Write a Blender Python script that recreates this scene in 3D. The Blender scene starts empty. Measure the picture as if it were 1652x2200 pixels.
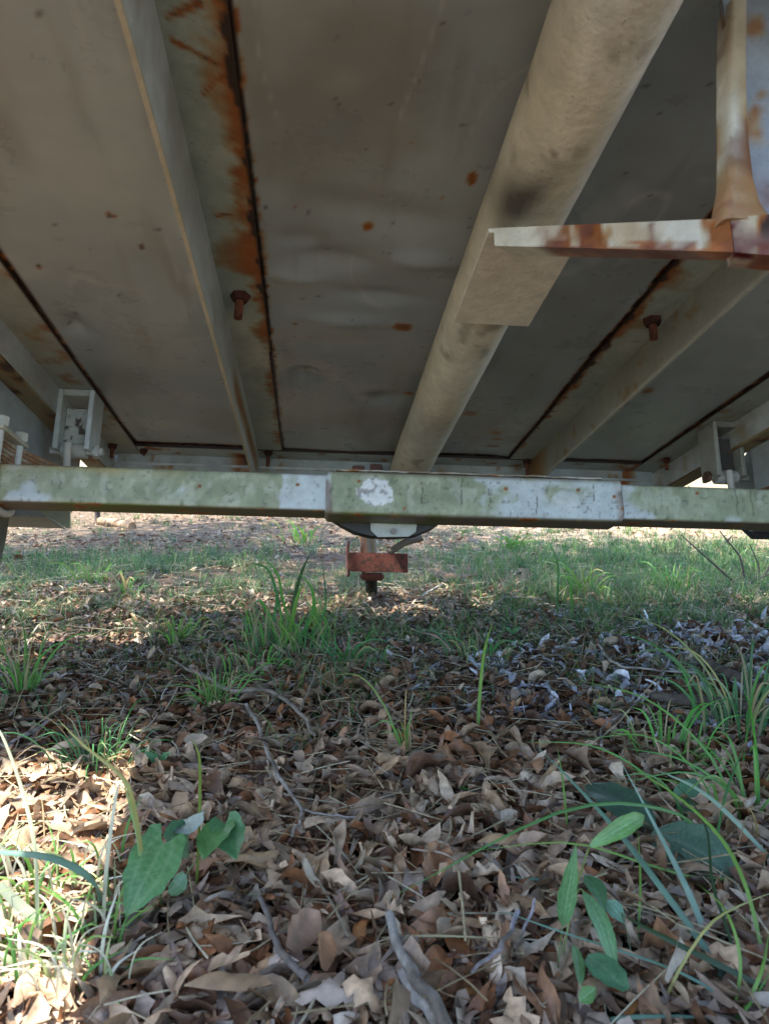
import bpy, math, random
import numpy as np
from mathutils import Vector, Matrix

random.seed(7)
RNG = np.random.default_rng(11)
scene = bpy.context.scene

# ------------------------------------------------------------------ camera
F = 1550.0; CX, CY = 826.0, 1100.0          # focal length and centre in photograph pixels
CAM_H = 0.42                                # camera height above the ground
PITCH = math.atan2(100.0, F)                # looks slightly down
cam_d = bpy.data.cameras.new('camera'); cam = bpy.data.objects.new('camera', cam_d)
scene.collection.objects.link(cam); scene.camera = cam
cam.location = (0, 0, CAM_H); cam.rotation_euler = (math.pi/2 - PITCH, 0, 0)
cam_d.sensor_fit = 'VERTICAL'; cam_d.sensor_height = 36.0; cam_d.sensor_width = 27.0
cam_d.lens = 36.0*F/2200.0
cam_d.clip_start = 0.02; cam_d.clip_end = 600
cam_d.dof.use_dof = True; cam_d.dof.focus_distance = 1.35; cam_d.dof.aperture_fstop = 12.0

# ------------------------------------------------------------------ light
SUN_EL, SUN_AZ = math.radians(65), math.radians(262)   # azimuth clockwise from +Y : from the left
world = bpy.data.worlds.new('World'); scene.world = world; world.use_nodes = True
wn = world.node_tree; wn.nodes.clear()
sky = wn.nodes.new('ShaderNodeTexSky'); sky.sky_type = 'NISHITA'; sky.sun_disc = False
sky.sun_elevation = SUN_EL; sky.sun_rotation = SUN_AZ
bg = wn.nodes.new('ShaderNodeBackground'); bg.inputs['Strength'].default_value = 0.15
wo = wn.nodes.new('ShaderNodeOutputWorld')
wn.links.new(sky.outputs[0], bg.inputs[0]); wn.links.new(bg.outputs[0], wo.inputs[0])
sd = bpy.data.lights.new('sun', 'SUN'); sd.energy = 5.0; sd.angle = math.radians(0.6); sd.color = (1, .95, .87)
sun = bpy.data.objects.new('sun', sd); scene.collection.objects.link(sun)
sdir = Vector((math.sin(SUN_AZ)*math.cos(SUN_EL), math.cos(SUN_AZ)*math.cos(SUN_EL), math.sin(SUN_EL)))
sun.rotation_euler = sdir.to_track_quat('Z', 'Y').to_euler(); sun.location = (-6, 0, 12)
scene.view_settings.view_transform = 'Standard'; scene.view_settings.look = 'None'
scene.view_settings.gamma = 1.0; scene.view_settings.use_curve_mapping = False
scene.view_settings.exposure = 2.0
scene.render.engine = 'CYCLES'
scene.cycles.max_bounces = 8; scene.cycles.diffuse_bounces = 5; scene.cycles.transmission_bounces = 4
scene.cycles.glossy_bounces = 2; scene.cycles.use_fast_gi = False

# ------------------------------------------------------------------ pixel -> place
def ray(px, py):
    d = Vector(((px-CX)/F, 1.0, -(py-CY)/F))
    return Matrix.Rotation(-PITCH, 3, 'X') @ d
def G(px, py, z=0.0):
    """point of the ground (height z) seen at a photograph pixel"""
    d = ray(px, py); t = (z-CAM_H)/d.z
    return Vector((0, 0, CAM_H)) + d*t
def W(px, py, D):
    d = ray(px, py); return Vector((0, 0, CAM_H)) + d*(D/d.y)
# trailer frame: Y runs along the trailer (tipped down away from us), X across, Z up out of its floor
ty = ray(672, 1480).normalized()
tx = ray(826+16800, 1100+488); tx = (tx - ty*tx.dot(ty)).normalized()
tz = tx.cross(ty)
TM = Matrix((tx, ty, tz)).transposed()          # local -> world rotation
TO = Vector((0, 0, CAM_H))
OFF = Vector((0.20, 1.235, 0.0))                # trailer root sits at axle centre, trailer coords measured from camera
def L(px, py, z):
    """trailer coords of the point of plane z seen at pixel"""
    d = TM.transposed() @ ray(px, py); return d*(z/d.z)
def LY(px, py, y):
    d = TM.transposed() @ ray(px, py); return d*(y/d.y)

# ------------------------------------------------------------------ noise in numpy
def _hash(ix, iy, iz, s):
    n = (ix*374761393 + iy*668265263 + iz*2147483647 + s*1274126177) & 0xffffffff
    n = ((n ^ (n >> 13))*1274126177) & 0xffffffff
    n = (n ^ (n >> 16)) & 0xffffffff
    n = (n*2246822519) & 0xffffffff
    return ((n ^ (n >> 15)) & 0xffff)/65535.0
def vnoise(P, s=0):
    P = np.asarray(P, float); i = np.floor(P).astype(np.int64); f = P-i; f = f*f*(3-2*f)
    r = 0
    for a in (0, 1):
        for b in (0, 1):
            for c in (0, 1):
                w = (f[:,0] if a else 1-f[:,0])*(f[:,1] if b else 1-f[:,1])*(f[:,2] if c else 1-f[:,2])
                r = r + w*_hash(i[:,0]+a, i[:,1]+b, i[:,2]+c, s)
    return r
def fbm(P, scale, octv=4, s=0, stretch=(1,1,1)):
    P = np.asarray(P, float)*np.array(stretch)*scale; r = 0; a = .5; t = 0
    for k in range(octv):
        r = r + a*vnoise(P*(2.03**k)+k*17.3, s+k); t += a; a *= .5
    return r/t
def sm(a, b, x): t = np.clip((x-a)/(b-a), 0, 1); return t*t*(3-2*t)
def mixc(c, d, m):
    m = np.asarray(m)[..., None]; return np.asarray(c)*(1-m)+np.asarray(d)*m
STAIN = np.array((.30,.20,.075)); ORG = np.array((.27,.085,.016)); DRK = np.array((.030,.014,.008)); RED = np.array((.16,.048,.028))
def rustmix(c, r):
    c = mixc(c, STAIN, sm(.02,.32,r)*.75); c = mixc(c, ORG, sm(.25,.6,r)); return mixc(c, DRK, sm(.62,.95,r))

# ------------------------------------------------------------------ objects
def tag(o, label=None, cat=None, group=None, kind=None):
    if label: o['label'] = label
    if cat: o['category'] = cat
    if group: o['group'] = group
    if kind: o['kind'] = kind
    return o
def link(o, parent=None):
    scene.collection.objects.link(o)
    if parent is not None: o.parent = parent
    return o
def empty(name, loc, rot=None):
    o = bpy.data.objects.new(name, None); o.empty_display_size = .05; o.location = loc
    return link(o)
def mesh_np(name, V, Q, C=None, T=None, smooth=True):
    """V verts, Q quads (n,4), T extra polygons (list), C per-vertex linear colour"""
    me = bpy.data.meshes.new(name); V = np.asarray(V, np.float32)
    Q = np.asarray(Q, np.int32).reshape(-1, 4); T = T or []
    me.vertices.add(len(V)); me.vertices.foreach_set('co', V.ravel())
    nl = Q.size + sum(len(t) for t in T)
    me.loops.add(nl)
    li = np.concatenate([Q.ravel()] + [np.asarray(t, np.int32) for t in T]) if T else Q.ravel()
    me.loops.foreach_set('vertex_index', li.astype(np.int32))
    me.polygons.add(len(Q)+len(T))
    st = list(range(0, Q.size, 4)); k = Q.size
    for t in T: st.append(k); k += len(t)
    me.polygons.foreach_set('loop_start', np.array(st, np.int32))
    me.update(calc_edges=True)
    if C is not None:
        C = np.broadcast_to(np.asarray(C, np.float32), (len(V), 3))
        a = me.color_attributes.new('Col', 'FLOAT_COLOR', 'POINT')
        a.data.foreach_set('color', np.hstack([C, np.ones((len(V), 1), np.float32)]).astype(np.float32).ravel())
    me.polygons.foreach_set('use_smooth', np.full(len(me.polygons), smooth))
    return me
def sharp(me, deg=35):
    me.set_sharp_from_angle(angle=math.radians(deg)); return me
def grid_q(nu, nv, closeu=False, closev=False):
    a = np.arange(nu if closeu else nu-1); b = np.arange(nv if closev else nv-1)
    A, B = np.meshgrid(a, b, indexing='ij'); A2 = (A+1) % nu; B2 = (B+1) % nv
    return np.stack([A*nv+B, A2*nv+B, A2*nv+B2, A*nv+B2], -1).reshape(-1, 4)
def obj(name, me, mat, parent=None, shift=True):
    o = bpy.data.objects.new(name, me); me.materials.append(mat) if not me.materials else None
    link(o, parent); return o

# ------------------------------------------------------------------ materials
def new_mat(name):
    m = bpy.data.materials.new(name); m.use_nodes = True; nt = m.node_tree
    return m, nt, nt.nodes['Principled BSDF']
def col_mat(name, rough=.6, rvar=.15, nscale=60, namp=.25, bump=.3, bdist=.002, bscale=150, spec=.4, trans=0, rnd=0, speck=0):
    m, nt, b = new_mat(name); N = nt.nodes.new; Lk = nt.links.new
    at = N('ShaderNodeVertexColor'); at.layer_name = 'Col'
    tc = N('ShaderNodeTexCoord')
    nz = N('ShaderNodeTexNoise'); nz.inputs['Scale'].default_value = nscale; nz.inputs['Detail'].default_value = 6; nz.inputs['Roughness'].default_value = .65
    Lk(tc.outputs['Object'], nz.inputs['Vector'])
    mr = N('ShaderNodeMapRange'); mr.inputs['From Min'].default_value = .3; mr.inputs['From Max'].default_value = .7
    mr.inputs['To Min'].default_value = 1-namp; mr.inputs['To Max'].default_value = 1+namp
    Lk(nz.outputs['Fac'], mr.inputs['Value'])
    mx = N('ShaderNodeVectorMath'); mx.operation = 'SCALE'; Lk(at.outputs['Color'], mx.inputs[0]); Lk(mr.outputs['Result'], mx.inputs['Scale'])
    out = mx.outputs['Vector']
    if rnd:
        oi = N('ShaderNodeObjectInfo'); hs = N('ShaderNodeHueSaturation')
        r1 = N('ShaderNodeMapRange'); r1.inputs['To Min'].default_value = 1-rnd; r1.inputs['To Max'].default_value = 1+rnd
        Lk(oi.outputs['Random'], r1.inputs['Value']); Lk(r1.outputs['Result'], hs.inputs['Value'])
        m7 = N('ShaderNodeMath'); m7.operation = 'MULTIPLY'; m7.inputs[1].default_value = 7.13; Lk(oi.outputs['Random'], m7.inputs[0])
        fr = N('ShaderNodeMath'); fr.operation = 'FRACT'; Lk(m7.outputs[0], fr.inputs[0])
        r2 = N('ShaderNodeMapRange'); r2.inputs['To Min'].default_value = .6; r2.inputs['To Max'].default_value = 1.25
        Lk(fr.outputs[0], r2.inputs['Value']); Lk(r2.outputs['Result'], hs.inputs['Saturation'])
        Lk(out, hs.inputs['Color']); out = hs.outputs['Color']
    if speck:
        vz = N('ShaderNodeTexNoise'); vz.inputs['Scale'].default_value = 260; vz.inputs['Detail'].default_value = 2
        Lk(tc.outputs['Object'], vz.inputs['Vector'])
        v2 = N('ShaderNodeMapRange'); v2.inputs['From Min'].default_value = .66; v2.inputs['From Max'].default_value = .72
        v2.inputs['To Max'].default_value = speck; Lk(vz.outputs['Fac'], v2.inputs['Value'])
        mc = N('ShaderNodeMix'); mc.data_type = 'RGBA'; Lk(v2.outputs['Result'], mc.inputs['Factor']); Lk(out, mc.inputs['A'])
        mc.inputs['B'].default_value = (.05,.04,.03,1); out = mc.outputs['Result']
    Lk(out, b.inputs['Base Color'])
    rr = N('ShaderNodeMapRange'); rr.inputs['From Min'].default_value = .3; rr.inputs['From Max'].default_value = .7
    rr.inputs['To Min'].default_value = max(rough-rvar, .05); rr.inputs['To Max'].default_value = min(rough+rvar, 1)
    Lk(nz.outputs['Fac'], rr.inputs['Value']); Lk(rr.outputs['Result'], b.inputs['Roughness'])
    b.inputs['Specular IOR Level'].default_value = spec
    if bump:
        n2 = N('ShaderNodeTexNoise'); n2.inputs['Scale'].default_value = bscale; n2.inputs['Detail'].default_value = 5
        Lk(tc.outputs['Object'], n2.inputs['Vector'])
        bp = N('ShaderNodeBump'); bp.inputs['Strength'].default_value = bump; bp.inputs['Distance'].default_value = bdist
        Lk(n2.outputs['Fac'], bp.inputs['Height']); Lk(bp.outputs['Normal'], b.inputs['Normal'])
    if trans:
        tr = N('ShaderNodeBsdfTranslucent'); Lk(out, tr.inputs['Color']); ms = N('ShaderNodeMixShader'); ms.inputs[0].default_value = trans
        Lk(b.outputs[0], ms.inputs[1]); Lk(tr.outputs[0], ms.inputs[2]); Lk(ms.outputs[0], nt.nodes['Material Output'].inputs['Surface'])
    return m
M = dict(
    sheet=col_mat('galvanised_sheet', .32, .1, 9, .10, .10, .001, 30, .5, speck=.0),
    paint=col_mat('old_white_paint', .52, .14, 40, .16, .55, .0022, 110, .45, speck=.35),
    rust=col_mat('rusted_steel', .85, .1, 90, .35, .7, .002, 220, .25),
    rubber=col_mat('tyre_rubber', .8, .1, 60, .2, .4, .002, 120, .3),
    leaf=col_mat('dry_leaf', .47, .12, 90, .42, .35, .0012, 260, .40, trans=.12),
    leafobj=col_mat('dry_leaf_single', .47, .12, 4, .35, .35, .0012, 260, .40, trans=.12, rnd=.28),
    grass=col_mat('grass_green', .45, .1, 40, .12, 0, .001, 100, .45, trans=.35),
    herb=col_mat('herb_leaf', .42, .1, 60, .16, .3, .001, 240, .5, trans=.22),
    bark=col_mat('twig_bark', .85, .1, 120, .35, .8, .002, 200, .25),
    canopy=col_mat('tree_leaves', .5, .1, 3, .2, 0, .001, 100, .4, trans=.3),
)

# ------------------------------------------------------------------ ground
def hgt(x, y):
    P = np.stack([x, y, np.zeros_like(x)], -1)
    d = np.hypot(x, y)
    return (fbm(P, 2.2, 3, 3)-.5)*.05*sm(.2, 1.5, d) + (fbm(P, 14, 3, 5)-.5)*.016 + (fbm(P, .35, 2, 9)-.5)*.22*sm(3, 14, d)
def soil_mat():
    m, nt, b = new_mat('soil_and_crumbs'); N = nt.nodes.new; Lk = nt.links.new
    tc = N('ShaderNodeTexCoord')
    def noise(s, d=6, r=.65):
        n = N('ShaderNodeTexNoise'); n.inputs['Scale'].default_value = s; n.inputs['Detail'].default_value = d; n.inputs['Roughness'].default_value = r
        Lk(tc.outputs['Object'], n.inputs['Vector']); return n
    def ramp(src, stops):
        r = N('ShaderNodeValToRGB'); e = r.color_ramp.elements
        while len(e) < len(stops): e.new(.5)
        for k, (p, c) in enumerate(stops): e[k].position = p; e[k].color = (*c, 1)
        Lk(src, r.inputs[0]); return r
    at = N('ShaderNodeVertexColor'); at.layer_name = 'Col'
    r1 = ramp(noise(45).outputs['Fac'], [(.3,(.35,.35,.35)),(.5,(.8,.78,.75)),(.7,(1.5,1.45,1.4))])
    mx = N('ShaderNodeVectorMath'); mx.operation = 'MULTIPLY'; Lk(at.outputs['Color'], mx.inputs[0]); Lk(r1.outputs['Color'], mx.inputs[1])
    Lk(mx.outputs['Vector'], b.inputs['Base Color'])
    b.inputs['Roughness'].default_value = .9; b.inputs['Specular IOR Level'].default_value = .2
    bp = N('ShaderNodeBump'); bp.inputs['Strength'].default_value = .9; bp.inputs['Distance'].default_value = .01
    Lk(noise(70).outputs['Fac'], bp.inputs['Height']); Lk(bp.outputs['Normal'], b.inputs['Normal'])
    return m
n = 420
u = np.linspace(-1, 1, n)
gx = np.sinh(u*6.3)/np.sinh(6.3)*220; gy = np.sinh(u*6.3)/np.sinh(6.3)*220 + .9
X, Y = np.meshgrid(gx, gy, indexing='ij'); X = X.ravel(); Y = Y.ravel()
Z = hgt(X, Y); P = np.stack([X, Y, Z], -1)
litter = np.array((.055,.038,.026)); clay = np.array((.30,.19,.125)); sand = np.array((.36,.275,.20)); green = np.array((.10,.12,.05))
c = mixc(np.broadcast_to(litter, P.shape), np.array((.15,.10,.068)), sm(.4,.65,fbm(P,3,4,21))*sm(1.5,2.6,Y))
c = mixc(c, litter*.4, 1-sm(.6,1.1,np.hypot((X-.74)/.6,(Y-1.36)/.52)))  # shade in the gaps between glint leaves, put into the soil colour
c = mixc(c, clay, sm(.46,.62,fbm(P,1.6,4,33,(1,1,1)))*sm(2.0,3.4,Y))
path = sm(3.3,4.0,Y+ (fbm(P,1.2,3,8)-.5)*1.4)*(1-sm(8.5,10,Y+(fbm(P,.8,3,18)-.5)*2))
c = mixc(c, np.array((.17,.13,.09)), path*.8); c = mixc(c, sand, path*.85*sm(-.1,1.0,X+(fbm(P,1.0,3,28)-.5)*2.2))
c = mixc(c, np.array((.46,.42,.32)), sm(9,13,Y)*.85); c = mixc(c, np.array((.16,.13,.07)), np.clip(sm(2.5,5,np.abs(X))*.6 + sm(.5,2.5,-Y)*.6, 0, .8))
ground = obj('ground', mesh_np('ground', P, grid_q(n, n), c), soil_mat()); tag(ground, kind='structure')
def hz(x, y): return float(hgt(np.array([x]), np.array([y]))[0])

# ------------------------------------------------------------------ trailer
root = bpy.data.objects.new('utility_trailer', None); link(root); root.empty_display_size = .1
root.matrix_world = Matrix.Translation(TO + TM @ OFF) @ TM.to_4x4()
tag(root, 'tipped old white painted steel trailer seen from underneath, its axle green with algae', 'trailer')
def tobj(name, V, Q, C, mat, parent=None, T=None, smooth=True, ang=35):
    V = np.asarray(V, float) - np.array(OFF)
    me = mesh_np(name, V, Q, C, T, smooth)
    if smooth: sharp(me, ang)
    return obj(name, me, mat, parent or root)
def box_v(x0, x1, y0, y1, z0, z1, rx=.05, ry=.05, rz=.05):
    """box with every face gridded -> V, Q"""
    Vs = []; Qs = []; k = 0
    def face(o, a, b, na, nb):
        nonlocal k
        s = np.linspace(0, 1, na+1); t = np.linspace(0, 1, nb+1); S, Tt = np.meshgrid(s, t, indexing='ij')
        Vs.append(np.array(o)+S.ravel()[:,None]*np.array(a)+Tt.ravel()[:,None]*np.array(b))
        Qs.append(grid_q(na+1, nb+1)+k); k += (na+1)*(nb+1)
    dx, dy, dz = x1-x0, y1-y0, z1-z0
    nx, ny, nz_ = max(1, round(dx/rx)), max(1, round(dy/ry)), max(1, round(dz/rz))
    face((x0,y0,z0),(0,dy,0),(dx,0,0),ny,nx); face((x0,y0,z1),(dx,0,0),(0,dy,0),nx,ny)
    face((x0,y0,z0),(dx,0,0),(0,0,dz),nx,nz_); face((x0,y1,z0),(0,0,dz),(dx,0,0),nz_,nx)
    face((x0,y0,z0),(0,0,dz),(0,dy,0),nz_,ny); face((x1,y0,z0),(0,dy,0),(0,0,dz),ny,nz_)
    return np.vstack(Vs), np.vstack(Qs)
def bevbox(x0, x1, y0, y1, z0, z1, b=.003, taper=None):
    """bevelled 24-corner box"""
    V = []; 
    for sx in (0,1):
        for sy in (0,1):
            for sz in (0,1):
                p = np.array(((x0,x1)[sx],(y0,y1)[sy],(z0,z1)[sz])); s = np.array((1-2*sx,1-2*sy,1-2*sz))*b
                V += [p+np.array((0,s[1],s[2])), p+np.array((s[0],0,s[2])), p+np.array((s[0],s[1],0))]
    def i(sx,sy,sz,a): return (sx*4+sy*2+sz)*3+a
    T = []
    for a in range(3):
        for s in (0,1):
            q = []
            for (m_, n_) in ((0,0),(1,0),(1,1),(0,1)):
                k = [0,0,0]; k[a] = s; k[(a+1)%3] = m_; k[(a+2)%3] = n_; q.append(i(*k, a))
            T.append(q if s else q[::-1])
        for m_ in (0,1):
            for n_ in (0,1):
                k = [0,0,0]; b_, c_ = (a+1)%3, (a+2)%3; k[b_] = m_; k[c_] = n_
                k0 = list(k); k1 = list(k); k0[a] = 0; k1[a] = 1
                q = [i(*k0,b_), i(*k1,b_), i(*k1,c_), i(*k0,c_)]
                T.append(q if (m_ == n_) ^ False else q[::-1])
    for sx in (0,1):
        for sy in (0,1):
            for sz in (0,1):
                q = [i(sx,sy,sz,0), i(sx,sy,sz,1), i(sx,sy,sz,2)]
                T.append(q if (sx+sy+sz) % 2 else q[::-1])
    return np.array(V), T
def rrect(w, h, r, seg=4, sub=0):
    pts = []
    for (cx, cy, a0) in ((w/2-r,h/2-r,0),(-w/2+r,h/2-r,90),(-w/2+r,-h/2+r,180),(w/2-r,-h/2+r,270)):
        for k in range(seg+1):
            a = math.radians(a0+90*k/seg); pts.append((cx+r*math.cos(a), cy+r*math.sin(a)))
    pts = np.array(pts)
    if sub:
        out = []
        for k in range(len(pts)):
            p, q = pts[k], pts[(k+1) % len(pts)]; nn = max(1, int(np.linalg.norm(q-p)/sub))
            for j in range(nn): out.append(p+(q-p)*j/nn)
        pts = np.array(out)
    return pts
def sweep(sec, path, up=(0,0,1), scale=None, caps=True):
    """sweep a closed 2-D section along a 3-D path -> V, Q, T"""
    path = np.asarray(path, float); m = len(path); ns = len(sec)
    tan = np.gradient(path, axis=0); tan /= np.linalg.norm(tan, axis=1)[:,None]+1e-12
    up = np.array(up, float); V = []
    for k in range(m):
        t = tan[k]; uu = up if abs(t @ up) < .97 else np.array((0,1,0.)) ; s = np.cross(uu, t); s /= np.linalg.norm(s); v = np.cross(t, s)
        sc = 1 if scale is None else scale[k]
        V.append(path[k] + sc*(sec[:,0:1]*s + sec[:,1:2]*v))
    V = np.vstack(V); Q = grid_q(m, ns, closev=True)[:, ::-1]
    T = [list(range(ns)), list(range(ns*m-1, ns*(m-1)-1, -1))] if caps else []
    return V, Q, T
def circ(r, n=16):
    a = np.arange(n)*2*np.pi/n; return np.stack([np.cos(a)*r, np.sin(a)*r], -1)
def paint_col(V, base=(.50,.53,.50), dirt=.5, rust=.15, s=1, green=0):
    V = np.asarray(V); c = np.broadcast_to(np.array(base), V.shape)
    c = mixc(c, np.array((.26,.235,.17)), sm(.4,.7,fbm(V,9,4,s))*dirt)
    if green: c = mixc(c, np.array((.20,.235,.09)), sm(.5-green*.3,.75-green*.3,fbm(V,12,4,s+4)))
    r = sm(.60-rust*.2,.80-rust*.2,fbm(V,30,4,s+9))*rust*3
    return rustmix(c, np.clip(r, 0, .95))
FLOOR = .600; FL_T = .006; XC = .20
XL1, XL2 = -.093, -.163      # left inner flange edge and leg
XR1, XR2 = .497, .567        # right
XFL, XFR = -.463, .864; YEND = 1.78
SPOTS = [(1014,385,11,26,.6,-.2),(790,495,17,11,.5,0),(865,703,26,11,.62,.3),(240,470,11,8,.8,.3),(305,540,8,6,.7,0),(1011,891,20,7,.6,0),
         (1066,930,15,5,.5,0),(1068,943,16,4,.55,0),(1058,958,20,3,.6,0),(1392,842,13,8,.5,0),(635,695,7,4,.85,0),(878,846,12,5,.5,0),(85,579,9,4,.85,.2),
         (882,310,5,5,.4,0),(948,426,6,7,.5,0),(633,82,4,6,.6,0),(1614,90,4,4,.5,0),(788,68,4,6,.7,0),(632,453,3,3,.9,0),(540,470,3,3,.9,0),(655,182,6,5,.3,0),(280,452,3,3,.9,0)]
def seam_rust(V, seam_x, side, amp, y_hi, s):
    """rust bleeding off a seam: wide on one side, thin on the other"""
    d = (V[:,0]-seam_x)*side                       # >0 towards the flange
    w = amp*(.28+1.7*sm(.35,.78,fbm(V*np.array((.25,1,0)), 13, 4, s))**1.5)
    w = w*(1-.75*sm(y_hi-.15, y_hi+.1, V[:,1]))+.004
    edge = (fbm(V, 55, 5, s+3)-.5)*.050
    far = np.where(d > 0, d, -d*2.6)
    r = 1 - (far+edge*sm(0,.01,far))/np.maximum(w, .003)
    core = (.005+.013*sm(.45,.7,fbm(V, 30, 3, s+6)))*(1-sm(y_hi-.1,y_hi+.1,V[:,1])); blot = (1-sm(core*.4, core, np.abs(far)))*.95
    return np.maximum(np.clip(r, 0, 1)*(.50+.35*fbm(V, 80, 4, s+8)), blot)
def streak(V, p, q, w):
    p = np.array(p[:2]); q = np.array(q[:2]); d = q-p; t = np.clip(((V[:,:2]-p)@d)/(d@d), 0, 1)
    dist = np.linalg.norm(V[:,:2]-(p+t[:,None]*d), axis=1) + (fbm(V,45,3,77)-.5)*.008
    return np.clip(1-np.abs(dist)/w, 0, 1)
def floor_paint(V, base=(.375,.40,.385)):
    c = np.broadcast_to(np.array(base), V.shape)
    c = mixc(c, np.array((.29,.33,.35)), sm(.35,.7,fbm(V,2.6,4,3))*.8)
    c = mixc(c, np.array((.21,.20,.16)), sm(.45,.75,fbm(V,5,4,6))*.55)
    c = mixc(c, np.array((.50,.49,.46)), sm(.60,.75,fbm(V,11,3,15))*.4)
    c = mixc(c, np.array((.20,.185,.15)), sm(.58,.72,fbm(V,26,4,18,(1,.12,1)))*.35)     # dust runs
    scr = (1-sm(.0,.012,np.abs(fbm(V,7,2,19,(1,.5,1))-.5)))*sm(.5,.6,fbm(V,5,2,17)); c = mixc(c, np.array((.52,.52,.49)), scr*.35)
    r = np.zeros(len(V))
    for (px, py, a, b, st, sl) in SPOTS:
        p = L(px, py, FLOOR); k = p.y/F
        # pixel ellipse -> metres on the floor plane
        ra = a*k; rb = b*k*p.y/FLOOR
        dx = (V[:,0]-p.x); dy = (V[:,1]-p.y)
        dd = np.sqrt(((dx+sl*dy*.3)/ra)**2+(dy/rb)**2) + (fbm(V,90,3,40)-.5)*.9
        r = np.maximum(r, (1-sm(.45,1.25,dd))*min(.9,st*1.25)); r = np.maximum(r, (1-sm(.9,2.2,dd))*.10)
    r = np.maximum(r, seam_rust(V, XL1, -1, .016, 1.05, 51)); r = np.maximum(r, seam_rust(V, XR1, 1, .010, 1.2, 52))
    for sx in (XL1, XR1, XFL, XFR):
        r = np.maximum(r, .97*(1-sm(.002,.0070,np.abs(V[:,0]-sx)+(fbm(V,70,4,4)-.5)*.010)))
    r = np.maximum(r, .97*(1-sm(.005,.010,np.abs(V[:,1]-YEND)+(fbm(V,80,3,4)-.5)*.006)))
    sp = sm(.87,.90,fbm(V,90,2,61)); c = mixc(c, np.array((.08,.07,.06)), sp*.8)
    return rustmix(c, r)
def dents(V):
    z = (fbm(V, 3.2, 2, 70)-.5)*.006
    for (px, py, rx, ry, a) in ((720,560,.05,.022,.004),(640,600,.04,.018,-.003),(820,640,.06,.02,.003),(740,690,.07,.02,-.003),(870,480,.06,.03,.003),
                                (820,858,.035,.03,.005),(655,805,.03,.03,.004),(900,560,.05,.02,-.003),(650,520,.03,.02,.003),(760,450,.07,.03,.003),
                                (160,700,.02,.03,.005),(700,740,.08,.03,.002),(1270,120,.04,.03,.003),(700,330,.1,.08,.003)):
        p = L(px, py, FLOOR); z = z + a*np.exp(-((V[:,0]-p.x)/rx)**2-((V[:,1]-p.y)/ry)**2)
    return z
def panel(x0, x1, fine, s):
    xs = np.arange(x0, x1+.001, fine)
    ys = np.concatenate([np.arange(-.15, .46, .02), np.arange(.48, YEND+.03, fine)])
    Xg, Yg = np.meshgrid(xs, ys, indexing='ij'); V = np.stack([Xg.ravel(), Yg.ravel(), np.full(Xg.size, FLOOR)], -1)
    e = sm(0, .05, np.minimum(np.minimum(V[:,0]-x0, x1-V[:,0]), YEND+.03-V[:,1]))
    C = floor_paint(V); V[:,2] += (3.2*dents(V)+(fbm(V*np.array((1,.6,1)),14,2,74)-.5)*.0035)*e
    # a thin top skin makes the sheet 2 mm thick
    nu, nv = len(xs), len(ys); Q = grid_q(nu, nv)[:, ::-1]
    corners = np.array([(x0,-.15,FLOOR+.030),(x1,-.15,FLOOR+.030),(x1,YEND+.03,FLOOR+.030),(x0,YEND+.03,FLOOR+.030)])
    k = len(V); V2 = np.vstack([V, corners]); C2 = np.vstack([C, np.tile((.3,.28,.25),(4,1))])
    T = [[k,k+1,k+2,k+3]]
    return tobj('floor_panel', V2, Q, C2, M['sheet'], T=T, ang=60)
panel(XFL-.03, XL2+.005, .0065, 1); panel(XL2+.009, XR2-.009, .0042, 2); panel(XR2-.005, XFR+.03, .0065, 3)

def strip(name, x0, x1, y0, y1, z0, z1, paint, mat=None, rx=.005, ry=.008, rz=.01, parent=None):
    V, Q = box_v(x0, x1, y0, y1, z0, z1, rx, ry, rz); return tobj(name, V, Q, paint(V), mat or M['paint'], parent)
def flange_paint(seam, side, amp, yh, s):
    def f(V):
        c = mixc(np.broadcast_to(np.array((.50,.50,.42)), V.shape), np.array((.34,.38,.33)), sm(.3,.6,fbm(V,7,4,s)))
        r = seam_rust(V, seam, side, amp, yh, s)
        if s == 51:
            for a, b, w in (((372,75),(470,128),.004),((440,190),(505,130),.004),((360,25),(430,-5),.005),((465,455),(520,450),.003),((505,420),(545,470),.004)):
                p = L(*a, FLOOR); q = L(*b, FLOOR); r = np.maximum(r, streak(V, p, q, w*1.1)*.85)
        r = np.maximum(r, .97*(1-sm(.0015,.004,np.abs(V[:,0]-seam)+(fbm(V,80,3,4)-.5)*.004)))
        # grime round the bolt
        c = mixc(c, np.array((.16,.14,.11)), sm(.68,.8,fbm(V,55,3,s+2))*.5)
        return rustmix(c, r)
    return f
Z1 = FLOOR-.0005; Z0 = FLOOR-FL_T
yb = -.13
FLP = .0005
def zpaint(base, s, rust=.1, extra=None):
    def f(V):
        c = paint_col(V, base, .45, rust, s)
        return extra(V, c) if extra else c
    return f
# inner longitudinal angles: flange against the sheet, leg hanging down
strip('beam_flange', XL2+.005, XL1, yb, YEND-.002, Z0, Z1, flange_paint(XL1, -1, .070, 1.12, 51), rx=.004, ry=.005)
def left_leg_extra(V, c):
    # rust running down the leg face towards the front
    t = sm(1.17,1.3,V[:,1])*(1-sm(1.72,1.86,V[:,1])); h = (V[:,2]-.50)/.10
    r = t*np.exp(-((h-.42-(V[:,1]-1.2)*.2)/.24)**2)*(.75+.5*(fbm(V,20,3,5)-.5))
    c = rustmix(c, np.clip(r*.66,0,.6)*(V[:,0] > XL2+.003))
    e = sm(.006,.001,V[:,2]-.500); return mixc(c, np.array((.42,.36,.24)), e*.8)
strip('beam_leg', XL2, XL2+.005, yb, 1.848, .500, Z1, zpaint((.50,.535,.54), 12, .05, left_leg_extra), rx=.005, ry=.008, rz=.008)
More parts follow.
